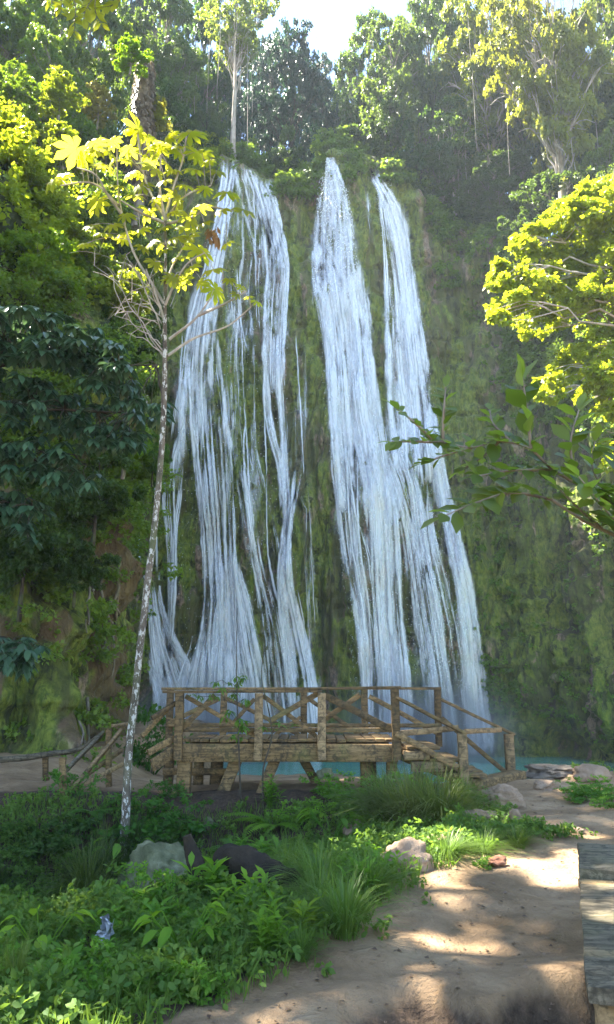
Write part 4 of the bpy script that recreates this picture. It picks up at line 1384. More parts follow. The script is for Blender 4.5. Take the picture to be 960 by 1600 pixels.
def palmate_tree():
    r = rng(11)
    Yt = 10.4
    g = gnd(195, 1338); Yt = g.y
    e = empty('palmate_tree', g)
    tag(e, 'slender tree with a white spotted trunk and bright yellow palmate leaves', 'tree')
    o0 = np.array(g)
    def W(px, py, dy=0.0): return np.array(P(px, py, Yt + dy)) - o0
    tb = MB()
    tp = [(193, 1350), (197, 1270), (200, 1200), (205, 1140), (212, 1085), (218, 1020), (226, 955), (232, 900), (240, 840), (247, 770), (253, 700), (257, 620), (258, 550), (258, 470), (259, 400), (258, 340)]
    pts = smooth_path([W(*p) for p in tp], 60)
    rad = np.interp(np.linspace(0, 1, 60), [0, .04, .12, .4, .7, .85, 1], [.095, .066, .055, .050, .042, .028, .018])
    tube(tb, pts, rad, 10, jit=.04)
    tb.build('trunk', MAT['bark_spotted'], e, True)
    bb = MB()
    limbs = [[(256, 474, 0), (236, 440, .1), (216, 409, .2), (193, 343, .3), (185, 297, .3), (183, 232, .2)],
             [(193, 338, .3), (169, 305, .1), (148, 272, -.1), (120, 262, -.2)], [(254, 347, 0), (220, 332, -.3), (189, 313, -.5)],
             [(262, 349, 0), (300, 340, -.2), (327, 324, -.3), (362, 330, -.3)], [(258, 340, 0), (272, 290, .1), (287, 245, .2), (292, 205, .3)],
             [(258, 340, 0), (235, 300, .3), (222, 260, .5), (215, 210, .5)], [(258, 345, 0), (250, 290, -.2), (252, 240, -.4)],
             [(257, 480, 0), (275, 440, -.1), (295, 410, -.2), (320, 395, -.3)], [(257, 500, 0), (240, 450, -.1), (228, 420, -.2)],
             [(257, 470, 0), (268, 420, .3), (290, 380, .4)], [(265, 530, 0), (310, 493, -.2), (330, 465, -.3)], [(262, 556, 0), (300, 530, .2), (360, 507, .3), (392, 480, .3)],
             [(255, 349, 0), (300, 300, .4), (330, 290, .5)], [(185, 320, .3), (140, 285, .5), (95, 290, .6)], [(310, 493, -.2), (350, 475, -.3), (385, 455, -.3)]]
    for l in limbs:
        q = smooth_path([W(*p) for p in l], 14)
        tube(bb, q, np.linspace(.026, .011, 14), 6)
    for i in range(11):      # bare pale twigs low in the crown
        a = W(256 + r.uniform(-6, 2), r.uniform(470, 560))
        t = W(r.uniform(140, 235), r.uniform(395, 520), r.uniform(-.6, .6))
        q = bend(a, t, r, 8, .08, .05)
        tube(bb, q, np.linspace(.012, .004, 8), 5)
        for k in range(3):
            s = q[r.integers(3, 8)]
            tube(bb, bend(s, s + r.normal(0, .22, 3) + [-.05, 0, .22], r, 4), np.linspace(.007, .003, 4), 4, cap=False)
    bb.build('branches', MAT['bark_pale'], e, True)
    L = [(430, 80, 75), (520, 150, 66), (400, 160, 50), (640, 100, 70), (690, 180, 50), (590, 170, 45), (180, 160, 84), (255, 140, 60), (500, 240, 62), (660, 245, 52), (750, 250, 48), (700, 325, 38), (790, 340, 52), (862, 408, 52), (90, 285, 66), (260, 375, 56),
         (420, 350, 50), (450, 310, 48), (510, 360, 52), (590, 350, 58), (620, 310, 40), (350, 310, 44), (640, 440, 54), (770, 410, 40), (680, 400, 48), (400, 260, 44), (570, 250, 42), (590, 520, 62), (680, 570, 62), (650, 640, 48), (735, 650, 54), (560, 680, 48), (610, 690, 44), (742, 730, 58),
         (500, 620, 42), (380, 430, 44), (470, 420, 46), (250, 470, 44), (300, 505, 46), (230, 545, 40), (380, 500, 44), (440, 490, 44), (330, 470, 42), (480, 545, 44), (790, 545, 36), (530, 480, 42), (620, 480, 44), (700, 460, 42), (310, 170, 46), (480, 200, 46), (540, 290, 40), (300, 230, 44), (330, 130, 40), (470, 110, 50),
         (850, 720, 26), (800, 690, 30), (910, 780, 28), (880, 760, 22), (830, 750, 24), (690, 700, 34), (600, 600, 44), (540, 570, 40), (640, 520, 44), (560, 420, 40), (450, 560, 36), (130, 270, 44), (200, 190, 50), (560, 110, 44), (720, 210, 36), (820, 350, 30)]
    for q in range(30):
        a_, b_, w_ = L[r.integers(0, 60)]
        if a_ > 640: continue
        L.append((a_ + r.normal(0, 42), b_ + r.normal(0, 30), w_ * r.uniform(.6, .95)))
    nodes = np.concatenate([smooth_path([W(*p) for p in l], 14)[4:] for l in limbs] + [pts[48:]])
    groups = {'leaf': []}
    for i, (zx, zy, wd) in enumerate(L):
        px, py = 50 + zx / 2.595, 170 + zy / 2.595
        c0 = W(px, py)
        dist = np.linalg.norm(nodes[:, [0, 2]] - c0[[0, 2]], axis=1)
        n0 = nodes[np.argmin(dist + r.uniform(0, .08, len(dist)))]
        c = c0.copy(); c[1] = n0[1] + r.uniform(-.35, .35)
        c = np.array(P(px, py, o0[1] + c[1])) - o0
        rad = wd / 2.595 / FPX * (Yt + 2) * 1.18
        q = bend(n0, c, r, 5, .1, .02)
        ax = c - n0; ax[2] = 0; ax = ax + r.normal(0, .25, 3); ax[2] = r.uniform(-.35, .1)
        nr_ = np.array([r.normal(0, .35), r.uniform(-1.0, -.1), .8])
        tm = T_palmate(8 + i % 2, i)
        m = MB()
        place_leaves(m, tm, c[None], ax[None], nr_[None], np.array([rad]), np.array([r.uniform(0, 1)]))
        tube(m, q, .006, 4, cap=False, mat=1)
        o = m.build('leaf', [MAT['leaf_palmate'], MAT['bark_pale']], e)
    # small dead hanging leaf bunch
    m = MB()
    c = W(335, 363, -.2)
    n = 26
    place_leaves(m, T_leaf(.2), c + r.normal(0, .06, (n, 3)), np.stack([r.normal(0, .4, n), r.normal(0, .4, n), -np.ones(n)], -1), r.normal(0, 1, (n, 3)), r.uniform(.1, .22, n), r.uniform(0, 1, n))
    m.build('withered_leaf', M_leaf('withered', (.22, .12, .05), (.38, .22, .09), (.4, .22, .08), .4), e)
palmate_tree()

def pale_sapling():
    r = rng(15)
    h = cliff_hit(222, 700)[0]; g = Vector((h.x, h.y, h.z)); Q = h.y - .4
    e = empty('thin_tree', g)
    tag(e, 'thin pale forked tree on the bank rim behind the spotted trunk', 'tree')
    o0 = np.array(g)
    W = lambda px, py, dy=0: np.array(P(px, py, Q + dy)) - o0
    m = MB()
    tube(m, smooth_path([(0, .3, -.3), W(222, 700), W(226, 650), W(240, 560), W(249, 490), W(262, 430)], 30), np.linspace(.10, .03, 30), 7, jit=.04)
    for l in ([(228, 650), (222, 560), (205, 470), (196, 430)], [(238, 575), (232, 520), (224, 440), (210, 390)], [(246, 520), (270, 470), (284, 430)], [(240, 560), (262, 500), (275, 470)]):
        tube(m, smooth_path([W(*p, r.uniform(-.4, .4) * (k > 0)) for k, p in enumerate(l)], 12), np.linspace(.045, .012, 12), 6)
    m.build('trunk', MAT['bark_pale'], e, True)
    lm = MB()
    C = np.array([W(196, 425), W(210, 385), W(285, 425), W(225, 440)])
    leaf_cloud(lm, C, np.array([.7, .75, .5, .6]), 200, .12, 16, T_quad(.4, .1))
    o = lm.build('crown', MAT['leaf_light'], e); o.color = (1.2, 1.2, .7, 1)
pale_sapling()

# ------------------------------------------------------------------ dark tree with drooping leaf rosettes
def in_poly(x, y, poly):
    c = False; n = len(poly)
    for i in range(n):
        x1, y1 = poly[i]; x2, y2 = poly[(i + 1) % n]
        if (y1 > y) != (y2 > y) and x < (x2 - x1) * (y - y1) / (y2 - y1) + x1: c = not c
    return c

def rosette(mb, c, r, n, size, droop=.6, tm=None):
    a = r.uniform(0, 6.28) + np.arange(n) * 6.283 / n + r.normal(0, .2, n)
    dz = -droop + r.normal(0, .2, n)
    ax = np.stack([np.cos(a), np.sin(a), dz], -1)
    nr_ = np.stack([np.cos(a) * droop, np.sin(a) * droop, np.ones(n)], -1)
    place_leaves(mb, tm or T_leaf(.2, .06, .22), c + r.normal(0, .01, (n, 3)), ax, nr_, size * r.uniform(.75, 1.15, n), np.clip(r.normal(.5, .25, n), 0, 1))

def drooping_tree():
    r = rng(44)
    e = empty('drooping_tree', (-8.6, 13.2, -.1))
    tag(e, 'dark tree with layered branches of drooping leaves at the left edge', 'tree')
    o0 = np.array(e.location)
    tb = MB()
    trunk = smooth_path([(0, 0, -.4), (.2, -.1, 2.5), (.1, 0, 5.0), (-.1, 0, 8.5)], 14)
    tube(tb, trunk, np.linspace(.2, .07, 14), 8, jit=.06)
    polys = [[(-60, 478), (50, 476), (125, 498), (180, 535), (215, 585), (262, 640), (265, 672), (225, 668), (150, 600), (60, 560), (-60, 560)],
             [(-60, 585), (60, 590), (130, 620), (190, 650), (225, 690), (180, 700), (90, 670), (-60, 650)],
             [(-60, 680), (60, 690), (130, 720), (150, 748), (100, 765), (30, 740), (-60, 730)],
             [(-60, 760), (40, 768), (70, 790), (50, 830), (-60, 800)],
             [(-40, 990), (40, 992), (70, 1010), (62, 1030), (20, 1040), (-40, 1030)]]
    lm = MB()
    for k, poly in enumerate(polys):
        n = (150, 80, 60, 30, 26)[k]
        xs_ = [p[0] for p in poly]; ys_ = [p[1] for p in poly]
        tip = np.array(P(max(xs_) - 20, np.mean(ys_), 12.6)) - o0
        zt = np.interp(tip[2] - .3, trunk[:, 2], np.arange(14))
        a0 = trunk[int(np.clip(zt, 2, 12))]
        main = bend(a0, tip, r, 10, .08, .03)
        tube(tb, main, np.linspace(.06, .015, 10), 6)
        i = 0
        while i < n:
            x, y = r.uniform(min(xs_), max(xs_)), r.uniform(min(ys_), max(ys_))
            if not in_poly(x, y, poly): continue
            c = np.array(P(x, y, 12.6 + r.uniform(-1.0, 1.3))) - o0
            s = main[np.argmin(np.linalg.norm(main - c, axis=1))]
            tube(tb, bend(s, c, r, 5, .1, .04), np.linspace(.014, .005, 5), 4, cap=False)
            for q in range(2):
                rosette(lm, c + r.normal(0, .10, 3) * (q > 0), r, 8, .26, r.uniform(.3, .9))
            i += 1
    tb.build('trunk', MAT['bark_dark'], e, True)
    o = lm.build('crown', M_leaf('leaf_drooping', (.035, .085, .045), (.075, .145, .07), (.12, .22, .08), .25, .32, .5), e)
drooping_tree()

# ------------------------------------------------------------------ leafy branch close by on the right
def near_shrub():
    r = rng(52)
    e = empty('leafy_shrub', (2.9, 3.2, gz(2.9, 3.2)))
    tag(e, 'leafy shrub reaching a dark glossy branch in from the right', 'shrub')
    o0 = np.array(e.location)
    W = lambda px, py, Yd=2.9: np.array(P(px, py, Yd)) - o0
    tb, lm = MB(), MB()
    st = smooth_path([(0, 0, -.2), (-.05, -.05, .7), (-.25, -.1, 1.5), W(1150, 1000, 3.0), W(1000, 860, 2.95), W(940, 825, 2.9), W(885, 800, 2.9), W(862, 780, 2.9)], 26)
    tube(tb, st, np.linspace(.028, .006, 26), 8, jit=.05)
    twigs = [[(1010, 860, 2.95), (960, 790, 2.9), (900, 755, 2.85), (862, 732, 2.85), (825, 699, 2.8), (780, 689, 2.8), (738, 699, 2.75), (690, 691, 2.75)],
             [(690, 691, 2.75), (655, 690, 2.7), (612, 690, 2.7)], [(680, 690, 2.75), (648, 660, 2.7), (615, 634, 2.7)], [(692, 691, 2.75), (694, 640, 2.7), (697, 605, 2.7)],
             [(738, 699, 2.75), (700, 710, 2.7), (660, 724, 2.7)], [(830, 700, 2.8), (825, 654, 2.75), (817, 590, 2.7)], [(900, 755, 2.85), (892, 690, 2.8), (905, 640, 2.8)],
             [(862, 780, 2.9), (800, 770, 2.8), (745, 785, 2.7), (690, 808, 2.65)], [(862, 735, 2.85), (800, 735, 2.75), (740, 745, 2.7)], [(960, 790, 2.9), (925, 720, 2.8), (930, 690, 2.8)],
             [(940, 825, 2.9), (900, 790, 2.75), (870, 760, 2.7)], [(990, 840, 2.9), (965, 760, 2.75), (975, 700, 2.7)], [(800, 692, 2.8), (770, 660, 2.85), (765, 640, 2.9)], [(780, 690, 2.8), (745, 720, 2.9), (720, 735, 2.95)], [(1000, 850, 2.9), (950, 800, 2.7), (905, 745, 2.6)]]
    sizes = [.085, .06, .058, .06, .062, .10, .085, .10, .07, .085, .085, .09, .06, .065, .09]
    bright = MB()
    for i, l in enumerate(twigs):
        q = smooth_path([W(*p) for p in l], 30)
        tube(tb, q, np.linspace(.007 if i else .010, .0025, 30), 6)
        L = np.concatenate([[0], np.cumsum(np.linalg.norm(np.diff(q, axis=0), axis=1))])
        sp_ = sizes[i] * .22
        n = int(L[-1] / sp_)
        t = (np.arange(n) + .8) * sp_
        pos = np.stack([np.interp(t, L, q[:, k]) for k in range(3)], -1)
        T = np.stack([np.interp(t, L, np.gradient(q, axis=0)[:, k]) for k in range(3)], -1)
        T /= np.linalg.norm(T, axis=1)[:, None]
        side = np.cross(T, [0, -.5, 1.0]); side /= np.linalg.norm(side, axis=1)[:, None]
        sg = np.where(np.arange(n) % 2, 1, -1)[:, None]
        ax = T * .6 + side * sg * .85 + r.normal(0, .25, (n, 3)); ax[:, 2] += .1
        nr_ = np.stack([r.normal(0, .45, n), r.normal(-.5, .35, n), np.ones(n)], -1)
        sz = sizes[i] * (1.1 if i in (1, 2, 3) else 1.22) * r.uniform(.7, 1.15, n)
        place_leaves(lm, T_leaf(.26, .05, .12), pos, ax, nr_, sz, np.clip(r.normal(.5, .3, n), 0, 1))
        place_leaves(lm, T_leaf(.26, .05, .12), q[-1:], T[-1:], np.array([[0, -.3, 1.0]]), np.array([sizes[i]]), [.7])
    tb.build('stem', MAT['bark_grey'], e, True)
    lm.build('leaves', M_leaf('leaf_glossy', (.045, .085, .018), (.12, .17, .03), (.34, .48, .04), .48, .35, .4), e)
near_shrub()

# ------------------------------------------------------------------ unseen canopy added on the left to shade the clearing
def shade_canopy(base, targets, label, seed, hole=True):
    r = rng(seed)
    e = empty('shade_canopy', base)
    tag(e, label, 'tree')
    o0 = np.array(base, float)
    sd_ = np.array(sun_dir)
    C, R = [], []
    for (xp, yp) in targets:
        zh = max(2.05 * yp + 5.2, 11.5) + r.uniform(0, 2.0)
        c = np.array([xp, yp, 0]) + sd_ * (zh / sd_[2])
        # clearance round the sunbeams that light the palmate crown
        if hole:
            rel = c - np.array([-2.3, 10.5, 8.2])
            along = rel @ sd_
            if np.linalg.norm(rel - along * sd_) < 1.6: continue
        C.append(c - o0); R.append(r.uniform(.7, 1.2))
    if not C: return
    C = np.array(C); R = np.array(R)
    tb = MB()
    top = C[np.argmax(C[:, 2])] * np.array([.5, .5, .92])
    trunk = bend((0, 0, -1), top, r, 16, .05, .015)
    tube(tb, trunk, np.linspace(.45, .12, 16), 9, jit=.06)
    main = []
    for k in range(7):
        a = trunk[r.integers(6, 15)]
        t = C[r.integers(0, len(C))]
        q = bend(a, t, r, 12, .05, .03)
        tube(tb, q, np.linspace(.12, .04, 12), 6); main.append(q)
    allm = np.concatenate(main + [trunk[8:]])
    for c in C:
        s = allm[np.argmin(np.linalg.norm(allm - c, axis=1))]
        tube(tb, bend(s, c, r, 6, .05, .04), np.linspace(.04, .015, 6), 4, cap=False)
    tb.build('trunk', MAT['bark_grey'], e, True)
    lm = MB()
    leaf_cloud(lm, C, R, 330, .20, seed + 1, T_quad(.4, .12), flat=.7, sub=16)
    lm.build('crown', MAT['leaf_mid'], e)
rr_ = rng(600)
tg = []
for xx in np.arange(-7.5, 9.5, 1.0):
    for yy in np.arange(1.5, 17.5, 1.0):
        if rr_.random() < .95: tg.append((xx + rr_.uniform(-.5, .5), yy + rr_.uniform(-.5, .5)))
tg = np.array(tg)
shade_canopy((-9.5, 8.0, 0), [p for p in tg if p[1] < 8.5], 'large unseen tree added left of the clearing, its canopy shading the path', 601)
shade_canopy((-13, 17.0, 8), [p for p in tg if p[1] >= 8.5], 'very tall unseen tree added on the left bank to shade the bridge', 602)

def top_twig():
    r = rng(71)
    g = Vector((-4.6, 6.2, gz(-4.6, 6.2)))
    e = empty('overhanging_tree', g)
    tag(e, 'thin tree whose leafy yellow twig hangs into the top left corner', 'tree')
    o0 = np.array(g)
    W = lambda px, py, Yd=6.6: np.array(P(px, py, Yd)) - o0
    tb, lm = MB(), MB()
    tube(tb, smooth_path([(0, 0, -.2), (-.3, .1, 3), (-.2, .2, 6), W(-40, -120), W(60, -70), W(150, -10), W(240, -14)], 30), np.linspace(.09, .012, 30), 8)
    for l in ([(110, -35), (118, 10), (116, 55)], [(150, -12), (150, 20), (160, 40)], [(80, -60), (98, -5), (95, 20)], [(190, -12), (182, 5), (150, 12)], [(150, -10), (135, 15), (130, 32)], [(60, -70), (75, -20), (82, 8)]):
        q = smooth_path([W(*p) for p in l], 14)
        tube(tb, q, np.linspace(.008, .003, 14), 5)
        n = 22
        i = np.arange(n)
        pos = q[np.clip((i * 14 / n).astype(int), 0, 13)]
        T = (q[-1] - q[0]) / np.linalg.norm(q[-1] - q[0])
        side = np.cross(T, [0, 1, 0])
        ax = T * .9 + side * np.where(i % 2, 1, -1)[:, None] * .8 + r.normal(0, .15, (n, 3))
        place_leaves(lm, T_leaf(.22, .04, .1), pos, ax, np.stack([r.normal(0, .3, n), -np.ones(n), r.normal(.5, .3, n)], -1), r.uniform(.09, .14, n), r.uniform(0, 1, n))
    tb.build('trunk', MAT['bark_grey'], e, True)
    lm.build('crown', MAT['leaf_palmate'], e)
top_twig()

# ------------------------------------------------------------------ plants of the clearing
def blade_clump(mb, n, h, spread, wdt, seed, arch=.8, c0=(0, 0, 0)):
    """arching grass blades, each a strip of four segments"""
    r = rng(seed)
    a = r.uniform(0, 6.283, n)
    H = h * r.uniform(.5, 1.1, n)
    out = spread * r.uniform(.15, 1.0, n)
    rb = r.uniform(0, .18, n) * spread
    t = np.linspace(0, 1, 6)
    rad = rb[:, None] + out[:, None] * t[None] ** 1.7
    z = H[:, None] * (t[None] - arch * .62 * (out / spread)[:, None] * t[None] ** 2.6)
    x = np.cos(a)[:, None] * rad; y = np.sin(a)[:, None] * rad
    c = np.stack([x, y, z], -1) + np.array(c0)
    sd_ = np.stack([-np.sin(a), np.cos(a), np.zeros(n)], -1)[:, None]
    w_ = (wdt * r.uniform(.6, 1.2, n))[:, None] * np.array([.7, 1, 1, .85, .55, .06])[None]
    V = np.stack([c - sd_ * w_[..., None], c + sd_ * w_[..., None]], 2).reshape(n, 12, 3)
    f = np.array([(2 * k, 2 * k + 1, 2 * k + 3, 2 * k + 2) for k in range(5)])
    F = (f[None] + (np.arange(n) * 12)[:, None, None]).reshape(-1, 4)
    mb.add(V.reshape(-1, 3), F, np.repeat(np.clip(r.normal(.5, .3, n), 0, 1), 12))

def frond(mb, r, a, L, lift, npin=18, pw=.24, c0=np.zeros(3)):
    t = np.linspace(0, 1, 12)
    rad = L * (t * .92)
    z = L * (lift * t - .62 * t ** 2.3)
    q = np.stack([np.cos(a) * rad, np.sin(a) * rad, z], -1) + c0
    tube(mb, q, np.linspace(.006, .002, 12) * L * 1.6, 4, rnd=.3, cap=False)
    tt = np.linspace(.16, .98, npin)
    pos = np.stack([np.interp(tt, t, q[:, k]) for k in range(3)], -1)
    T = np.stack([np.interp(tt, t, np.gradient(q, axis=0)[:, k]) for k in range(3)], -1)
    T /= np.linalg.norm(T, axis=1)[:, None]
    S = np.cross(T, [0, 0, 1.0]); S /= np.linalg.norm(S, axis=1)[:, None]
    Nn = np.cross(S, T)
    for sg in (-1, 1):
        ax = S * sg + T * .35 - np.array([0, 0, .18])
        sz = L * pw * np.sin(np.pi * (tt * .82 + .15)) * r.uniform(.85, 1.1, npin)
        place_leaves(mb, T_quad(.13, .02), pos, ax, Nn + r.normal(0, .12, (npin, 3)), sz, np.full(npin, r.uniform(.2, .9)))

def mesh_fern(seed, n=11, L=.55, lift=.75, npin=20):
    r = rng(seed); mb = MB()
    for k in range(n):
        frond(mb, r, k * 6.283 / n + r.normal(0, .25), L * r.uniform(.7, 1.15), lift * r.uniform(.7, 1.3), npin)
    return mb.mesh('fronds', MAT['fern'])

def mesh_lance(seed, ns=9, h=.5, ll=.2):
    """upright stems carrying lance shaped leaves"""
    r = rng(seed); mb = MB()
    for k in range(ns):
        a = r.uniform(0, 6.283); s0 = np.array([np.cos(a), np.sin(a), 0]) * r.uniform(0, .12)
        H = h * r.uniform(.55, 1.1)
        top = s0 * (1 + r.uniform(.5, 2.0)) + [0, 0, H]
        q = bend(s0, top, r, 8, 0, .04)
        tube(mb, q, np.linspace(.007, .003, 8), 5, rnd=.4, cap=False)
        n = int(7 + H * 10)
        t = np.linspace(.25, 1, n)
        pos = np.stack([np.interp(t, np.linspace(0, 1, 8), q[:, j]) for j in range(3)], -1)
        an = r.uniform(0, 6) + np.arange(n) * 2.4
        ax = np.stack([np.cos(an), np.sin(an), r.uniform(.3, 1.0, n) * (t + .3)], -1)
        nr_ = np.stack([-np.cos(an) * .6, -np.sin(an) * .6, np.ones(n)], -1)
        place_leaves(mb, T_leaf(.17, .05, .22), pos, ax, nr_, ll * r.uniform(.7, 1.2, n), np.clip(r.normal(.6, .25, n), 0, 1))
    return mb.mesh('leaves', MAT['fern'])

def mesh_broad(seed, n=11, h=.4, ll=.22):
    """a rosette of broad leaves on long stalks"""
    r = rng(seed); mb = MB()
    for k in range(n):
        a = k * 6.283 / n + r.normal(0, .3)
        q = smooth_path([(0, 0, 0), (np.cos(a) * h * .25, np.sin(a) * h * .25, h * .6), (np.cos(a) * h * .6, np.sin(a) * h * .6, h * r.uniform(.8, 1.1))], 7)
        tube(mb, q, .006, 4, rnd=.3, cap=False)
        place_leaves(mb, T_leaf(.24, .07, .35), q[-1:], np.array([[np.cos(a), np.sin(a), -.2]]), np.array([[np.cos(a) * .2, np.sin(a) * .2 - .3, 1]]), np.array([ll * .75 * r.uniform(.8, 1.2)]), [r.uniform(.3, 1)])
    return mb.mesh('leaves', MAT['fern'])

def mesh_herb(seed, R=.35, h=.35, n=900, ls=.055):
    r = rng(seed); mb = MB()
    C = np.stack([r.normal(0, R * .5, 14), r.normal(0, R * .5, 14), r.uniform(.05, h, 14)], -1)
    for c in C: tube(mb, bend((c[0] * .2, c[1] * .2, -.02), c, r, 5), np.linspace(.006, .003, 5), 4, rnd=.2, cap=False)
    leaf_cloud(mb, C, np.full(14, R * .42), n / 14 / (R * .42) ** 1.6 / DENS, ls, seed, T_leaf(.28, .06, .15), flat=.8, sub=7)
    return mb.mesh('leaves', MAT['fern'])

def mesh_grass(seed, n, h, spread, wdt, arch):
    mb = MB(); blade_clump(mb, n, h, spread, wdt, seed, arch)
    return mb.mesh('blades', MAT['grass'])

PL = {
    'fern': [mesh_fern(1), mesh_fern(2, 9, .6, .95, 22), mesh_fern(3, 13, .5, .6)],
    'palm': [mesh_fern(4, 8, .6, 1.0, 26)],
    'lance': [mesh_lance(5), mesh_lance(6, 12, .55, .16), mesh_lance(7, 7, .45, .24)],
    'broad': [mesh_broad(8), mesh_broad(9, 6, .5, .28)],
    'herb': [mesh_herb(10), mesh_herb(11, .4, .45, 1100, .05), mesh_herb(12, .35, .3, 1000, .04)],
    'grass': [mesh_grass(13, 420, .5, .40, .0026, 1.25), mesh_grass(14, 380, .44, .36, .0024, 1.0), mesh_grass(15, 600, .55, .48, .0025, 1.4)],
}
BASE_H = {'fern': .50, 'palm': .5, 'lance': .66, 'broad': .42, 'herb': .56, 'grass': .40}
NAMES = {'fern': ('fern', 'fern'), 'palm': ('palm_seedling', 'plant'), 'lance': ('leafy_plant', 'plant'), 'broad': ('broad_leaved_plant', 'plant'), 'herb': ('low_bush', 'bush'), 'grass': ('grass_tuft', 'grass')}
cnt_ = [0]
def plant(kind_, px, py, hpx, label, tint=(1, 1, 1), group=None, sx=1.0):
    """py is the foot of the plant; hpx its height in the photo"""
    cnt_[0] += 1
    k = cnt_[0]
    g = gnd(px, py)
    me = PL[kind_][k % len(PL[kind_])]
    nm, cat = NAMES[kind_]
    o = link(nm, me)
    o.location = (g.x, g.y, g.z - .02)
    sc = hpx / FPX * g.y / BASE_H[kind_]
    o.scale = (sc * sx, sc * sx, sc)
    o.rotation_euler = (0, 0, (k * 2.399) % 6.283)
    o.color = (*tint, 1)
    tag(o, label, cat, group)
    return o

S = (.55, .62, .65)       # dark bluish tint, the gully's shade put into the leaf colour
plant('grass', 645, 1302, 112, 'tallest clump of drooping long grass, below the bridge stairs', (1.05, .95, .9), sx=1.5)
plant('grass', 690, 1300, 92, 'long drooping grass right beside the tallest clump', (1.1, 1.0, .8), sx=1.3)
plant('grass', 602, 1290, 90, 'long drooping grass left of the tallest clump', (.9, .95, .9), sx=1.3)
plant('grass', 725, 1262, 50, 'short grass at the foot of the near stair post', (1.1, 1.05, .7), sx=1.6)
plant('herb', 560, 1262, 62, 'rounded green bush under the middle of the bridge', (.9, 1.1, .8), sx=1.4)
plant('herb', 612, 1252, 58, 'rounded green bush just below the bridge stairs', (.9, 1.15, .8), sx=1.5)
plant('herb', 530, 1246, 40, 'small leafy bush by the shore, left of the rounded bush', (1.0, 1.2, .7), sx=1.4)
plant('herb', 480, 1285, 50, 'pale green leafy bush below the slanting struts', (1.25, 1.4, .7), sx=1.5)
plant('fern', 430, 1290, 55, 'pale green fern right of the tall bare sapling', (1.3, 1.4, .7), sx=1.3)
plant('fern', 400, 1345, 55, 'feathery fern just above the black log', (.8, .95, .8), sx=1.2)
plant('fern', 455, 1335, 45, 'feathery fern above the right end of the black log', (.8, .9, .7), sx=1.3)
plant('broad', 520, 1330, 58, 'broad leaved plant between the log and the pink boulder', (1.1, 1.3, .8))
plant('grass', 540, 1462, 100, 'bright fine grass clump right of the black log', (1.0, 1.25, .8), sx=1.25)
plant('grass', 500, 1405, 80, 'bright grass rising behind the right end of the log', (1.0, 1.25, .8), sx=1.3)
plant('grass', 575, 1408, 75, 'bright grass clump at the path side, above the finest one', (1.05, 1.25, .8), sx=1.4)
plant('grass', 470, 1500, 60, 'small grass tuft below the right end of the log', (.9, 1.15, .8), sx=1.3)
plant('grass', 135, 1418, 92, 'arching grass left of the grey rock', (.95, .95, .8), sx=1.1)
plant('grass', 158, 1352, 62, 'few tall thin blades at the foot of the spotted trunk', (1.1, 1.1, .8), sx=.55)
plant('broad', 190, 1385, 52, 'plant with two long pale leaves beside the spotted trunk', (1.1, 1.3, .9), sx=.8)
plant('lance', 330, 1425, 92, 'upright leafy plant in front of the dark stump', (1.15, 1.35, .7))
plant('lance', 385, 1455, 95, 'sunlit leafy plant in front of the black log', (1.4, 1.45, .6))
plant('lance', 425, 1500, 95, 'leafy plant below the middle of the black log', (1.2, 1.3, .6))
plant('lance', 480, 1470, 70, 'yellow green plant at the right end of the log', (1.3, 1.2, .6))
plant('broad', 283, 1520, 85, 'plant with wide drooping leaves below the grey rock', (1.3, 1.4, .6), sx=.9)
plant('lance', 250, 1475, 60, 'leafy plant growing against the grey rock', (1.0, 1.2, .7))
plant('palm', 193, 1512, 58, 'little fan of narrow fronds right above the litter', (.95, 1.1, .7))
plant('fern', 255, 1530, 50, 'bright fern below the wide drooping leaves', (1.3, 1.5, .6), sx=1.2)
plant('fern', 300, 1535, 46, 'bright fern nearest the path edge', (1.3, 1.5, .6), sx=1.3)
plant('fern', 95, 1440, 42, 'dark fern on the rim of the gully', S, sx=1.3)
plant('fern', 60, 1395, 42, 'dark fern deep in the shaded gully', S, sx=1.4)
plant('broad', 62, 1520, 62, 'plant with a yellow green arching leaf at the left edge', (1.5, 1.5, .6))
plant('broad', 40, 1590, 70, 'broad leaved plant in the bottom left corner', (1.3, 1.5, .7))
plant('grass', 20, 1580, 110, 'thin pale blades rising at the bottom left edge', (1.4, 1.35, .8), sx=.6)
plant('herb', 235, 1205, 100, 'tall dark green shrub right of the spotted trunk', (.6, .8, .7), sx=.75)
plant('herb', 262, 1246, 40, 'dark shrub under the left end of the bridge', (.6, .85, .7), sx=1.2)
plant('herb', 275, 1330, 70, 'dark green bush behind the grey rock', (.6, .85, .65), sx=1.5)
plant('herb', 222, 1310, 70, 'dark green bush right of the trunk foot', (.55, .8, .6), sx=1.3)
plant('herb', 110, 1245, 66, 'feathery shrub hiding the fallen railing post', (.7, .95, .8), sx=.9)
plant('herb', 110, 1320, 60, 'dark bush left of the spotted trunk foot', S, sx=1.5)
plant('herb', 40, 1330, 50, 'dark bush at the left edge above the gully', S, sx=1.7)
plant('fern', 165, 1300, 55, 'dark fern touching the left side of the spotted trunk', (.65, .8, .6), sx=1.2)
plant('fern', 145, 1270, 40, 'dark fern under the fallen railing', (.6, .8, .6), sx=1.3)
plant('lance', 425, 1262, 52, 'narrow leaved plant at the foot of the right strut', (1.0, 1.2, .7))
plant('grass', 700, 1338, 36, 'flat grass in front of the tallest clump', (.8, .95, .7), sx=2.2)
plant('grass', 755, 1332, 34, 'flat grass at the right end of the boulders', (.9, 1.05, .7), sx=2.4)
plant('grass', 810, 1322, 34, 'rightmost flat grass reaching into the path', (1.0, 1.05, .6), sx=2.2)
plant('herb', 775, 1282, 30, 'small green bush among the pale boulders', (.85, 1.1, .7), sx=1.6)
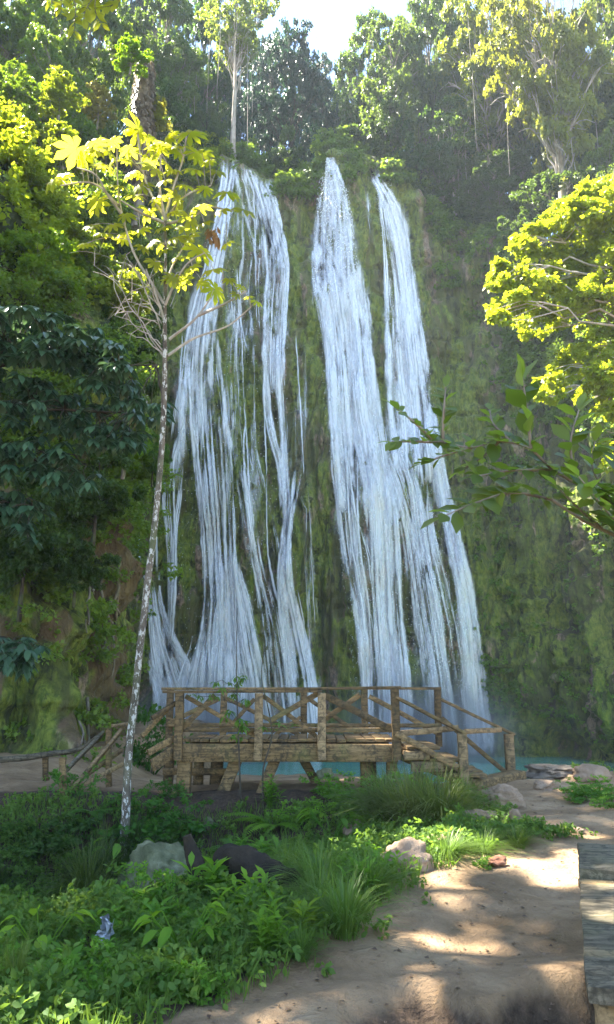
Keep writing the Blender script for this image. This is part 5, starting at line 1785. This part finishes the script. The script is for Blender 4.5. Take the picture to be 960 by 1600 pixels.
plant('herb', 905, 1252, 34, 'green creeper on the sandy rise by the water', (.9, 1.1, .8), sx=2.0)
plant('herb', 930, 1240, 28, 'green creeper further right on the sandy rise', (.9, 1.1, .8), sx=2.0)
plant('herb', 962, 1262, 40, 'green creeper cut by the right edge', (.85, 1.05, .8), sx=1.6)
plant('herb', 755, 1355, 22, 'small weed beside the heap of dead leaves', (.9, 1.05, .7), sx=1.4)
rp = rng(808)
for i in range(70):       # lookalike filler plants of the undergrowth
    for _ in range(50):
        py = rp.uniform(1335, 1592)
        px = rp.uniform(-30, 620)
        g = gnd(px, py)
        if g.x < path_edge(g.y) - .12 and g.y < 11.8: break
    kd = ['lance', 'herb', 'fern', 'lance', 'grass'][i % 5]
    lab = {'lance': 'green leafy plant lost among many alike in the undergrowth', 'herb': 'low bush lost among many alike in the undergrowth', 'fern': 'green fern lost among many alike in the undergrowth', 'grass': 'grass tuft lost among many alike in the undergrowth'}[kd]
    shade = S if (px < 320 and py < 1420) else (1.05, 1.25, .75)  # gully shade is put into the tint of these plants
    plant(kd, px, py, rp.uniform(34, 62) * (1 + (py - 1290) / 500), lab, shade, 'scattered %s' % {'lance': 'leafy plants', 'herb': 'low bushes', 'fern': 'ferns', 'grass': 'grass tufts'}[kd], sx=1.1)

def ground_cover():
    r = rng(850)
    m = MB()
    # leafy mat
    n = 3600
    C, R = [], []
    CLEAR = [(gnd(245, 1415), .38), (gnd(370, 1400), .3), (gnd(420, 1425), .35), (gnd(465, 1425), .32), (gnd(150, 1530), .18), (gnd(150, 1560), .15), (gnd(632, 1365), .3), (gnd(560, 1318), .2), (gnd(300, 1400), .2), (gnd(240, 1450), .3)]
    while len(C) < n:
        y = r.uniform(3.3, 12.0); x = r.uniform(-6.5, 2.6)
        e_ = float(path_edge(y)) + .13 * math.sin(y * 7) + .08 * math.sin(y * 17 + 1) + .2 * r.normal() * .4
        if x > e_: continue
        if abs(x) > .48 * y + .6: continue
        if x < -4.4 and y > 10.2: continue
        if 9.9 < y < 12 and -1.9 < x < -.2 and r.random() < .6: continue
        if y > 10.8 and x < .4 and r.random() < .7: continue
        if any(math.hypot(x - q.x, (y - q.y)) < rr_ for q, rr_ in CLEAR) and r.random() < .93: continue
        d = e_ - x
        rr = r.uniform(.07, .17) * (.45 + .55 * min(1, d / .6))
        C.append((x, y, gz(x, y) + rr * r.uniform(.2, 1.5))); R.append(rr)
    for cx, cy, sx_, sy_, k in ((1.75, 8.9, .75, .25, 200), (2.4, 8.95, .5, .18, 90), (1.2, 10.0, .8, .7, 260), (4.85, 13.7, .45, .3, 70), (1.5, 9.4, .5, .3, 80)):
        for _ in range(k):
            x, y = cx + r.normal(0, sx_ * .5), cy + r.normal(0, sy_ * .6)
            rr = r.uniform(.05, .12); C.append((x, y, gz(x, y) + rr * .6)); R.append(rr)
    C = np.array(C); R = np.array(R)
    leaf_cloud(m, C, R, 620, .048, 851, T_leaf(.28, .06, .15), flat=.9, sub=5)
    # fine blades
    n = 42000
    y = r.uniform(3.3, 12, n); x = r.uniform(-6.5, 2.4, n)
    ok = (x < path_edge(y) + .10 * np.sin(y * 7) + .06 * np.sin(y * 17 + 1) + .05) & (np.abs(x) < .48 * y + .6) & ~((x < -4.4) & (y > 10.2))
    x, y = x[ok], y[ok]; n = len(x)
    z = ground_z(x, y)
    ax = np.stack([r.normal(0, .35, n), r.normal(0, .35, n), np.ones(n)], -1)
    place_leaves(m, T_quad(.035, .01), np.stack([x, y, z], -1), ax, r.normal(0, 1, (n, 3)) * [1, 1, .1], r.uniform(.06, .2, n), r.uniform(0, 1, n))
    o = m.build('ground_cover', MAT['fern'])
    tag(o, kind='stuff')
ground_cover()

# ------------------------------------------------------------------ saplings in front of the bridge
def sapling(px, py, pts, leaves, label, seed, kindl='narrow'):
    r = rng(seed)
    g = gnd(px, py)
    e = empty('sapling', g); tag(e, label, 'sapling', None)
    o0 = np.array(g)
    W = lambda a, b: np.array(P(a, b, g.y)) - o0
    tb, lm = MB(), MB()
    q = smooth_path([(0, 0, -.1)] + [W(*p) for p in pts], 26)
    tube(tb, q, np.linspace(.017, .005, 26), 6)
    for a, b, s in leaves:
        c = W(a, b) + np.array([0, r.uniform(-.12, .12), 0])
        k = q[np.argmin(np.linalg.norm(q - c - [0, 0, -.12], axis=1))]
        tube(tb, bend(k, c, r, 5, .1), np.linspace(.005, .003, 5), 4, cap=False)
        if kindl == 'narrow':
            for j in range(3):
                rosette(lm, c + r.normal(0, .03, 3) * j, r, 5, s, r.uniform(.2, 1.1), T_leaf(.15, .04, .2))
        else:
            rosette(lm, c, r, 9, s, r.uniform(.05, .3), T_leaf(.11, .03, .12))
    tb.build('stem', MAT['bark_dark'], e, True)
    o = lm.build('leaves', MAT['fern'], e); o.color = (.95, 1.05, .8, 1)
sapling(377, 1262, [(374, 1180), (371, 1100), (370, 1030), (371, 950)],
        [(348, 1075, .12), (362, 1085, .12), (380, 1060, .12), (360, 1110, .14), (375, 1125, .16), (382, 1135, .15), (365, 1150, .12), (330, 1085, .1), (340, 1065, .1), (312, 1088, .1), (385, 1092, .12), (372, 1068, .12)],
        'tall thin sapling with drooping narrow leaves in front of the railing', 91)
sapling(413, 1268, [(412, 1200), (425, 1150), (418, 1100), (409, 1060), (414, 1008)],
        [(436, 1130, .18), (412, 1136, .14), (460, 1133, .12), (428, 1140, .12)], 'thin sapling topped by flat spoked leaves before the bridge beam', 92, 'flat')

# ------------------------------------------------------------------ rocks, log, litter
def M_rock(name, a, b, c):
    m, t, N, L = newmat(name)
    tc = nd(t, 'TexCoord')
    n1 = noise(t, tc.outputs['Object'], 3, 6, .7, .4); n2 = noise(t, tc.outputs['Object'], 14, 5, .7)
    col = ramp(t, [(.3, a), (.52, b), (.72, c)], n1)
    col = mixc(t, maprange(t, n2, .55, .7, 0, .5), col, a)
    pbsdf(t, col, .85, .25, bump(t, math_(t, 'ADD', n1, math_(t, 'MULTIPLY', n2, .4)), .8, .05))
    return m
MAT['rock_pink'] = M_rock('pink_sandstone', (.17, .115, .075), (.30, .21, .14), (.40, .30, .21))
MAT['rock_grey'] = M_rock('grey_mossy_stone', (.06, .065, .03), (.15, .155, .08), (.28, .28, .17))
MAT['log'] = M_rock('charred_bark', (.014, .010, .007), (.032, .024, .016), (.075, .052, .034))

def rock(name, px, py, wpx, hpx, mat, label, seed, dep=1.0, cat='rock', sub=4, rough=.28, sink=.25):
    r = rng(seed)
    import bmesh
    bm = bmesh.new(); bmesh.ops.create_icosphere(bm, subdivisions=5 if wpx > 60 else 4, radius=1)
    V = np.array([v.co[:] for v in bm.verts])
    bm.faces.ensure_lookup_table()
    F = np.array([[v.index for v in f.verts] for f in bm.faces]); bm.free()
    g = gnd(px, py)
    k = g.y / FPX
    d = 1 + rough * fbm(V * 1.3 + seed * 3.1, 4, seed) + .10 * fbm(V * 5 + seed, 3, seed + 5)
    V = V * d[:, None]
    V = np.sign(V) * np.abs(V) ** .9
    w_ = wpx * k / 2; h_ = hpx * k / 2 * 1.25
    V = V * np.array([w_, w_ * dep, h_])
    mb = MB(); mb.add(V, F, .5)
    o = mb.build(name, mat, None, True)
    o.location = (g.x, g.y + w_ * dep * .4, g.z + h_ * (1 - 2 * sink))
    o.rotation_euler = (0, 0, r.uniform(-.3, .3))
    tag(o, label, cat)
    return o
RP, RG = MAT['rock_pink'], MAT['rock_grey']
rock('boulder', 245, 1408, 108, 72, RG, 'large grey stone with green moss left of the log', 3, .8)
rock('boulder', 560, 1308, 44, 24, RP, 'pink boulder left of the drooping long grass', 5)
rock('boulder', 634, 1358, 84, 46, RP, 'broad pink boulder under the drooping long grass', 7, .9, sink=.42)
rock('boulder', 788, 1264, 64, 32, RP, 'pale boulder beside the foot of the stairs', 9, .6)
rock('boulder', 758, 1302, 76, 34, RP, 'long pale boulder among grass in front of the stairs', 11, .5)
rock('boulder', 808, 1296, 22, 30, RP, 'upright little boulder right of the small green bush', 13)
rock('boulder', 690, 1328, 42, 20, RP, 'low pale stone half buried under the grass', 15)
rock('boulder', 868, 1214, 86, 18, M_rock('rubble_stone', (.07, .055, .04), (.16, .13, .10), (.30, .25, .19)), 'rubble covered grey rock at the edge of the water', 17, .6, rough=.45)
rock('boulder', 925, 1222, 54, 24, RP, 'pale rock at the water edge, right of the rubble', 19, .7)
rock('boulder', 852, 1234, 28, 14, RP, 'small pale rock on the sand beside the stairs', 21)
rock('stone', 905, 1302, 16, 8, RP, 'lone small stone on the sand left of the bench end', 23)
rock('boulder', 655, 1226, 30, 18, RG, 'grey rock under the bridge stairs', 25)
rock('boulder', 508, 1216, 26, 14, RG, 'dark rock on the beach behind the bridge', 27)
rock('stone', 325, 1290, 16, 12, RG, 'small pale stone in the weeds above the dark stump', 29)
rock('mound', 775, 1352, 34, 12, M_rock('dead_leaves', (.08, .03, .02), (.18, .08, .05), (.30, .16, .10)), 'heap of reddish dead leaves on the path edge', 31, cat='leaf heap', rough=.5)

def log():
    r = rng(61)
    g = gnd(420, 1412)
    e = empty('fallen_log', g)
    e.location.z += .12
    tag(e, 'black rotting log lying in the weeds right of the grey stone', 'log')
    o0 = np.array(g)
    W = lambda a, b, d=0: np.array(P(a, b, g.y + d)) - o0
    def rough_tube(name, pts, rad, seed, mat):
        q = smooth_path([W(*p) for p in pts], 40)
        th_n = 20
        m = MB(); tube(m, q, rad, th_n)
        V = m.v[0].reshape(-1, 3)
        c = np.repeat(q, th_n, axis=0)
        d = 1 + .25 * fbm(V * 5, 4, seed) + .12 * fbm(V * np.array([3, 14, 14]), 3, seed + 2)
        m.v[0] = c + (V - c) * d[:, None]
        m.build(name, mat, e, True)
    rough_tube('trunk', [(338, 1366, .2), (372, 1368, .1), (410, 1388, 0), (455, 1402, 0), (500, 1408, -.1)], np.interp(np.linspace(0, 1, 40), [0, .1, .3, .6, 1], [.06, .12, .15, .14, .09]), 3, MAT['log'])
    rough_tube('branch_stub', [(400, 1380, 0), (408, 1405, -.2), (412, 1425, -.3)], np.linspace(.09, .05, 40), 7, MAT['log'])
    rough_tube('root_crown', [(312, 1395, .2), (300, 1355, .2), (292, 1328, .2)], np.linspace(.08, .04, 40), 9, MAT['log'])
log()

def litter():
    g = gnd(152, 1522)
    r = rng(5)
    u = np.linspace(0, 1, 12); v = np.linspace(0, 1, 16)
    U, V_ = np.meshgrid(u, v, indexing='ij')
    q = .8 * np.stack([.09 * (U - .5) + .03 * np.sin(V_ * 3) , .03 * np.sin(U * 6) + .02 * np.sin(V_ * 9 + U * 4), .20 * V_], -1)
    q += .012 * r.normal(0, 1, q.shape)
    mb = MB(); mb.add(q, gridfaces(12, 16), .5)
    m, t, N, L = newmat('plastic_film')
    pbsdf(t, (.40, .42, .45), .35, .5)
    o = mb.build('plastic_wrapper', m, None, True)
    o.location = (g.x, g.y, g.z + .2)
    o.rotation_euler = (.3, .35, .2)
    tag(o, 'crumpled bluish grey plastic wrapper caught in the weeds', 'litter')
litter()

# roots hanging down the left bank
def roots():
    r = rng(66)
    for k, (px, py, L_) in enumerate(((150, 870, 60), (160, 905, 110), (172, 935, 95), (180, 930, 130), (168, 960, 70), (185, 880, 100), (140, 900, 90), (130, 1110, 60), (138, 1090, 90))):
        h = cliff_hit(px, py); h2 = cliff_hit(px + r.uniform(-18, 8), py + L_)
        if h[0] is None or h2[0] is None: continue
        n = 9
        pts = []
        for t in np.linspace(0, 1, n):
            hh = cliff_hit(px + (r.uniform(-4, 4)) - 6 * t, py + L_ * t)
            if hh[0] is None: continue
            pts.append(np.array(hh[0]) + np.array([.05, -.16, 0]))
        if len(pts) < 4: continue
        m = MB()
        tube(m, smooth_path(pts, 24), np.linspace(.055, .02, 24), 6, jit=.1)
        o = m.build('hanging_root', MAT['bark_grey'], None, True)
        tag(o, 'pale root hanging down the bare left bank', 'root', 'roots on the left bank')
roots()
def debris():
    r = rng(70)
    n = 2800
    y = r.uniform(3.4, 13, n); x = r.uniform(-1.5, 5.5, n)
    ok = x > path_edge(y) - .1
    x, y = x[ok], y[ok]; n = len(x); z = ground_z(x, y)
    m = MB()
    a = r.uniform(0, 6.28, n)
    place_leaves(m, T_quad(.35, .15), np.stack([x, y, z + .006], -1), np.stack([np.cos(a), np.sin(a), r.uniform(0, .3, n)], -1), np.stack([r.normal(0, .2, n), r.normal(0, .2, n), np.ones(n)], -1), r.uniform(.01, .045, n), r.uniform(0, 1, n))
    o = m.build('leaf_litter', M_leaf('litter_leaf', (.06, .03, .02), (.26, .17, .10), (.2, .12, .05), .1))
    tag(o, kind='stuff')
debris()

# ------------------------------------------------------------------ air
def haze():
    mb = MB()
    x0, x1, y0, y1, z0, z1 = -70, 75, -12, 110, -6, 72
    v = [(x, y, z) for x in (x0, x1) for y in (y0, y1) for z in (z0, z1)]
    f = [(0, 1, 3, 2), (4, 6, 7, 5), (0, 4, 5, 1), (2, 3, 7, 6), (0, 2, 6, 4), (1, 5, 7, 3)]
    mb.add(v, f, .5)
    m, t, N, L = newmat('haze_air')
    p = N.new('ShaderNodeVolumePrincipled')
    p.inputs['Color'].default_value = (.80, .90, 1, 1)
    p.inputs['Density'].default_value = .0006
    p.inputs['Anisotropy'].default_value = 0.0
    o = N.new('ShaderNodeOutputMaterial'); L.new(p.outputs[0], o.inputs['Volume'])
    h = mb.build('haze', m)
    tag(h, kind='stuff')
if HAZE: haze()

def spray():
    import bmesh
    bm = bmesh.new(); bmesh.ops.create_icosphere(bm, subdivisions=3, radius=1)
    V = np.array([v.co[:] for v in bm.verts]); F = np.array([[v.index for v in f.verts] for f in bm.faces]); bm.free()
    m, t, N, L = newmat('spray_air')
    tc = nd(t, 'TexCoord')
    g = N.new('ShaderNodeVectorMath'); g.operation = 'LENGTH'; L.new(tc.outputs['Object'], g.inputs[0])
    nz = noise(t, tc.outputs['Object'], 2.5, 2)
    d = math_(t, 'MULTIPLY', maprange(t, g.outputs['Value'], 1.0, .2, 0, 1), maprange(t, nz, .3, .7, .3, 1))
    p = N.new('ShaderNodeVolumePrincipled'); p.inputs['Color'].default_value = (.95, .97, 1, 1)
    L.new(math_(t, 'MULTIPLY', d, .60), p.inputs['Density'])
    o = N.new('ShaderNodeOutputMaterial'); L.new(p.outputs[0], o.inputs['Volume'])
    for x, y, z, a, b, c in ((-5, 43.2, -1.2, 6.5, 2.6, 4.2), (6.5, 43.0, -1.2, 6.5, 2.6, 4.8)):
        mb = MB(); mb.add(V, F, .5)
        s_ = mb.build('spray_mist', m, None, True); s_.location = (x, y, z); s_.scale = (a, b, c)
        tag(s_, kind='stuff')
spray()
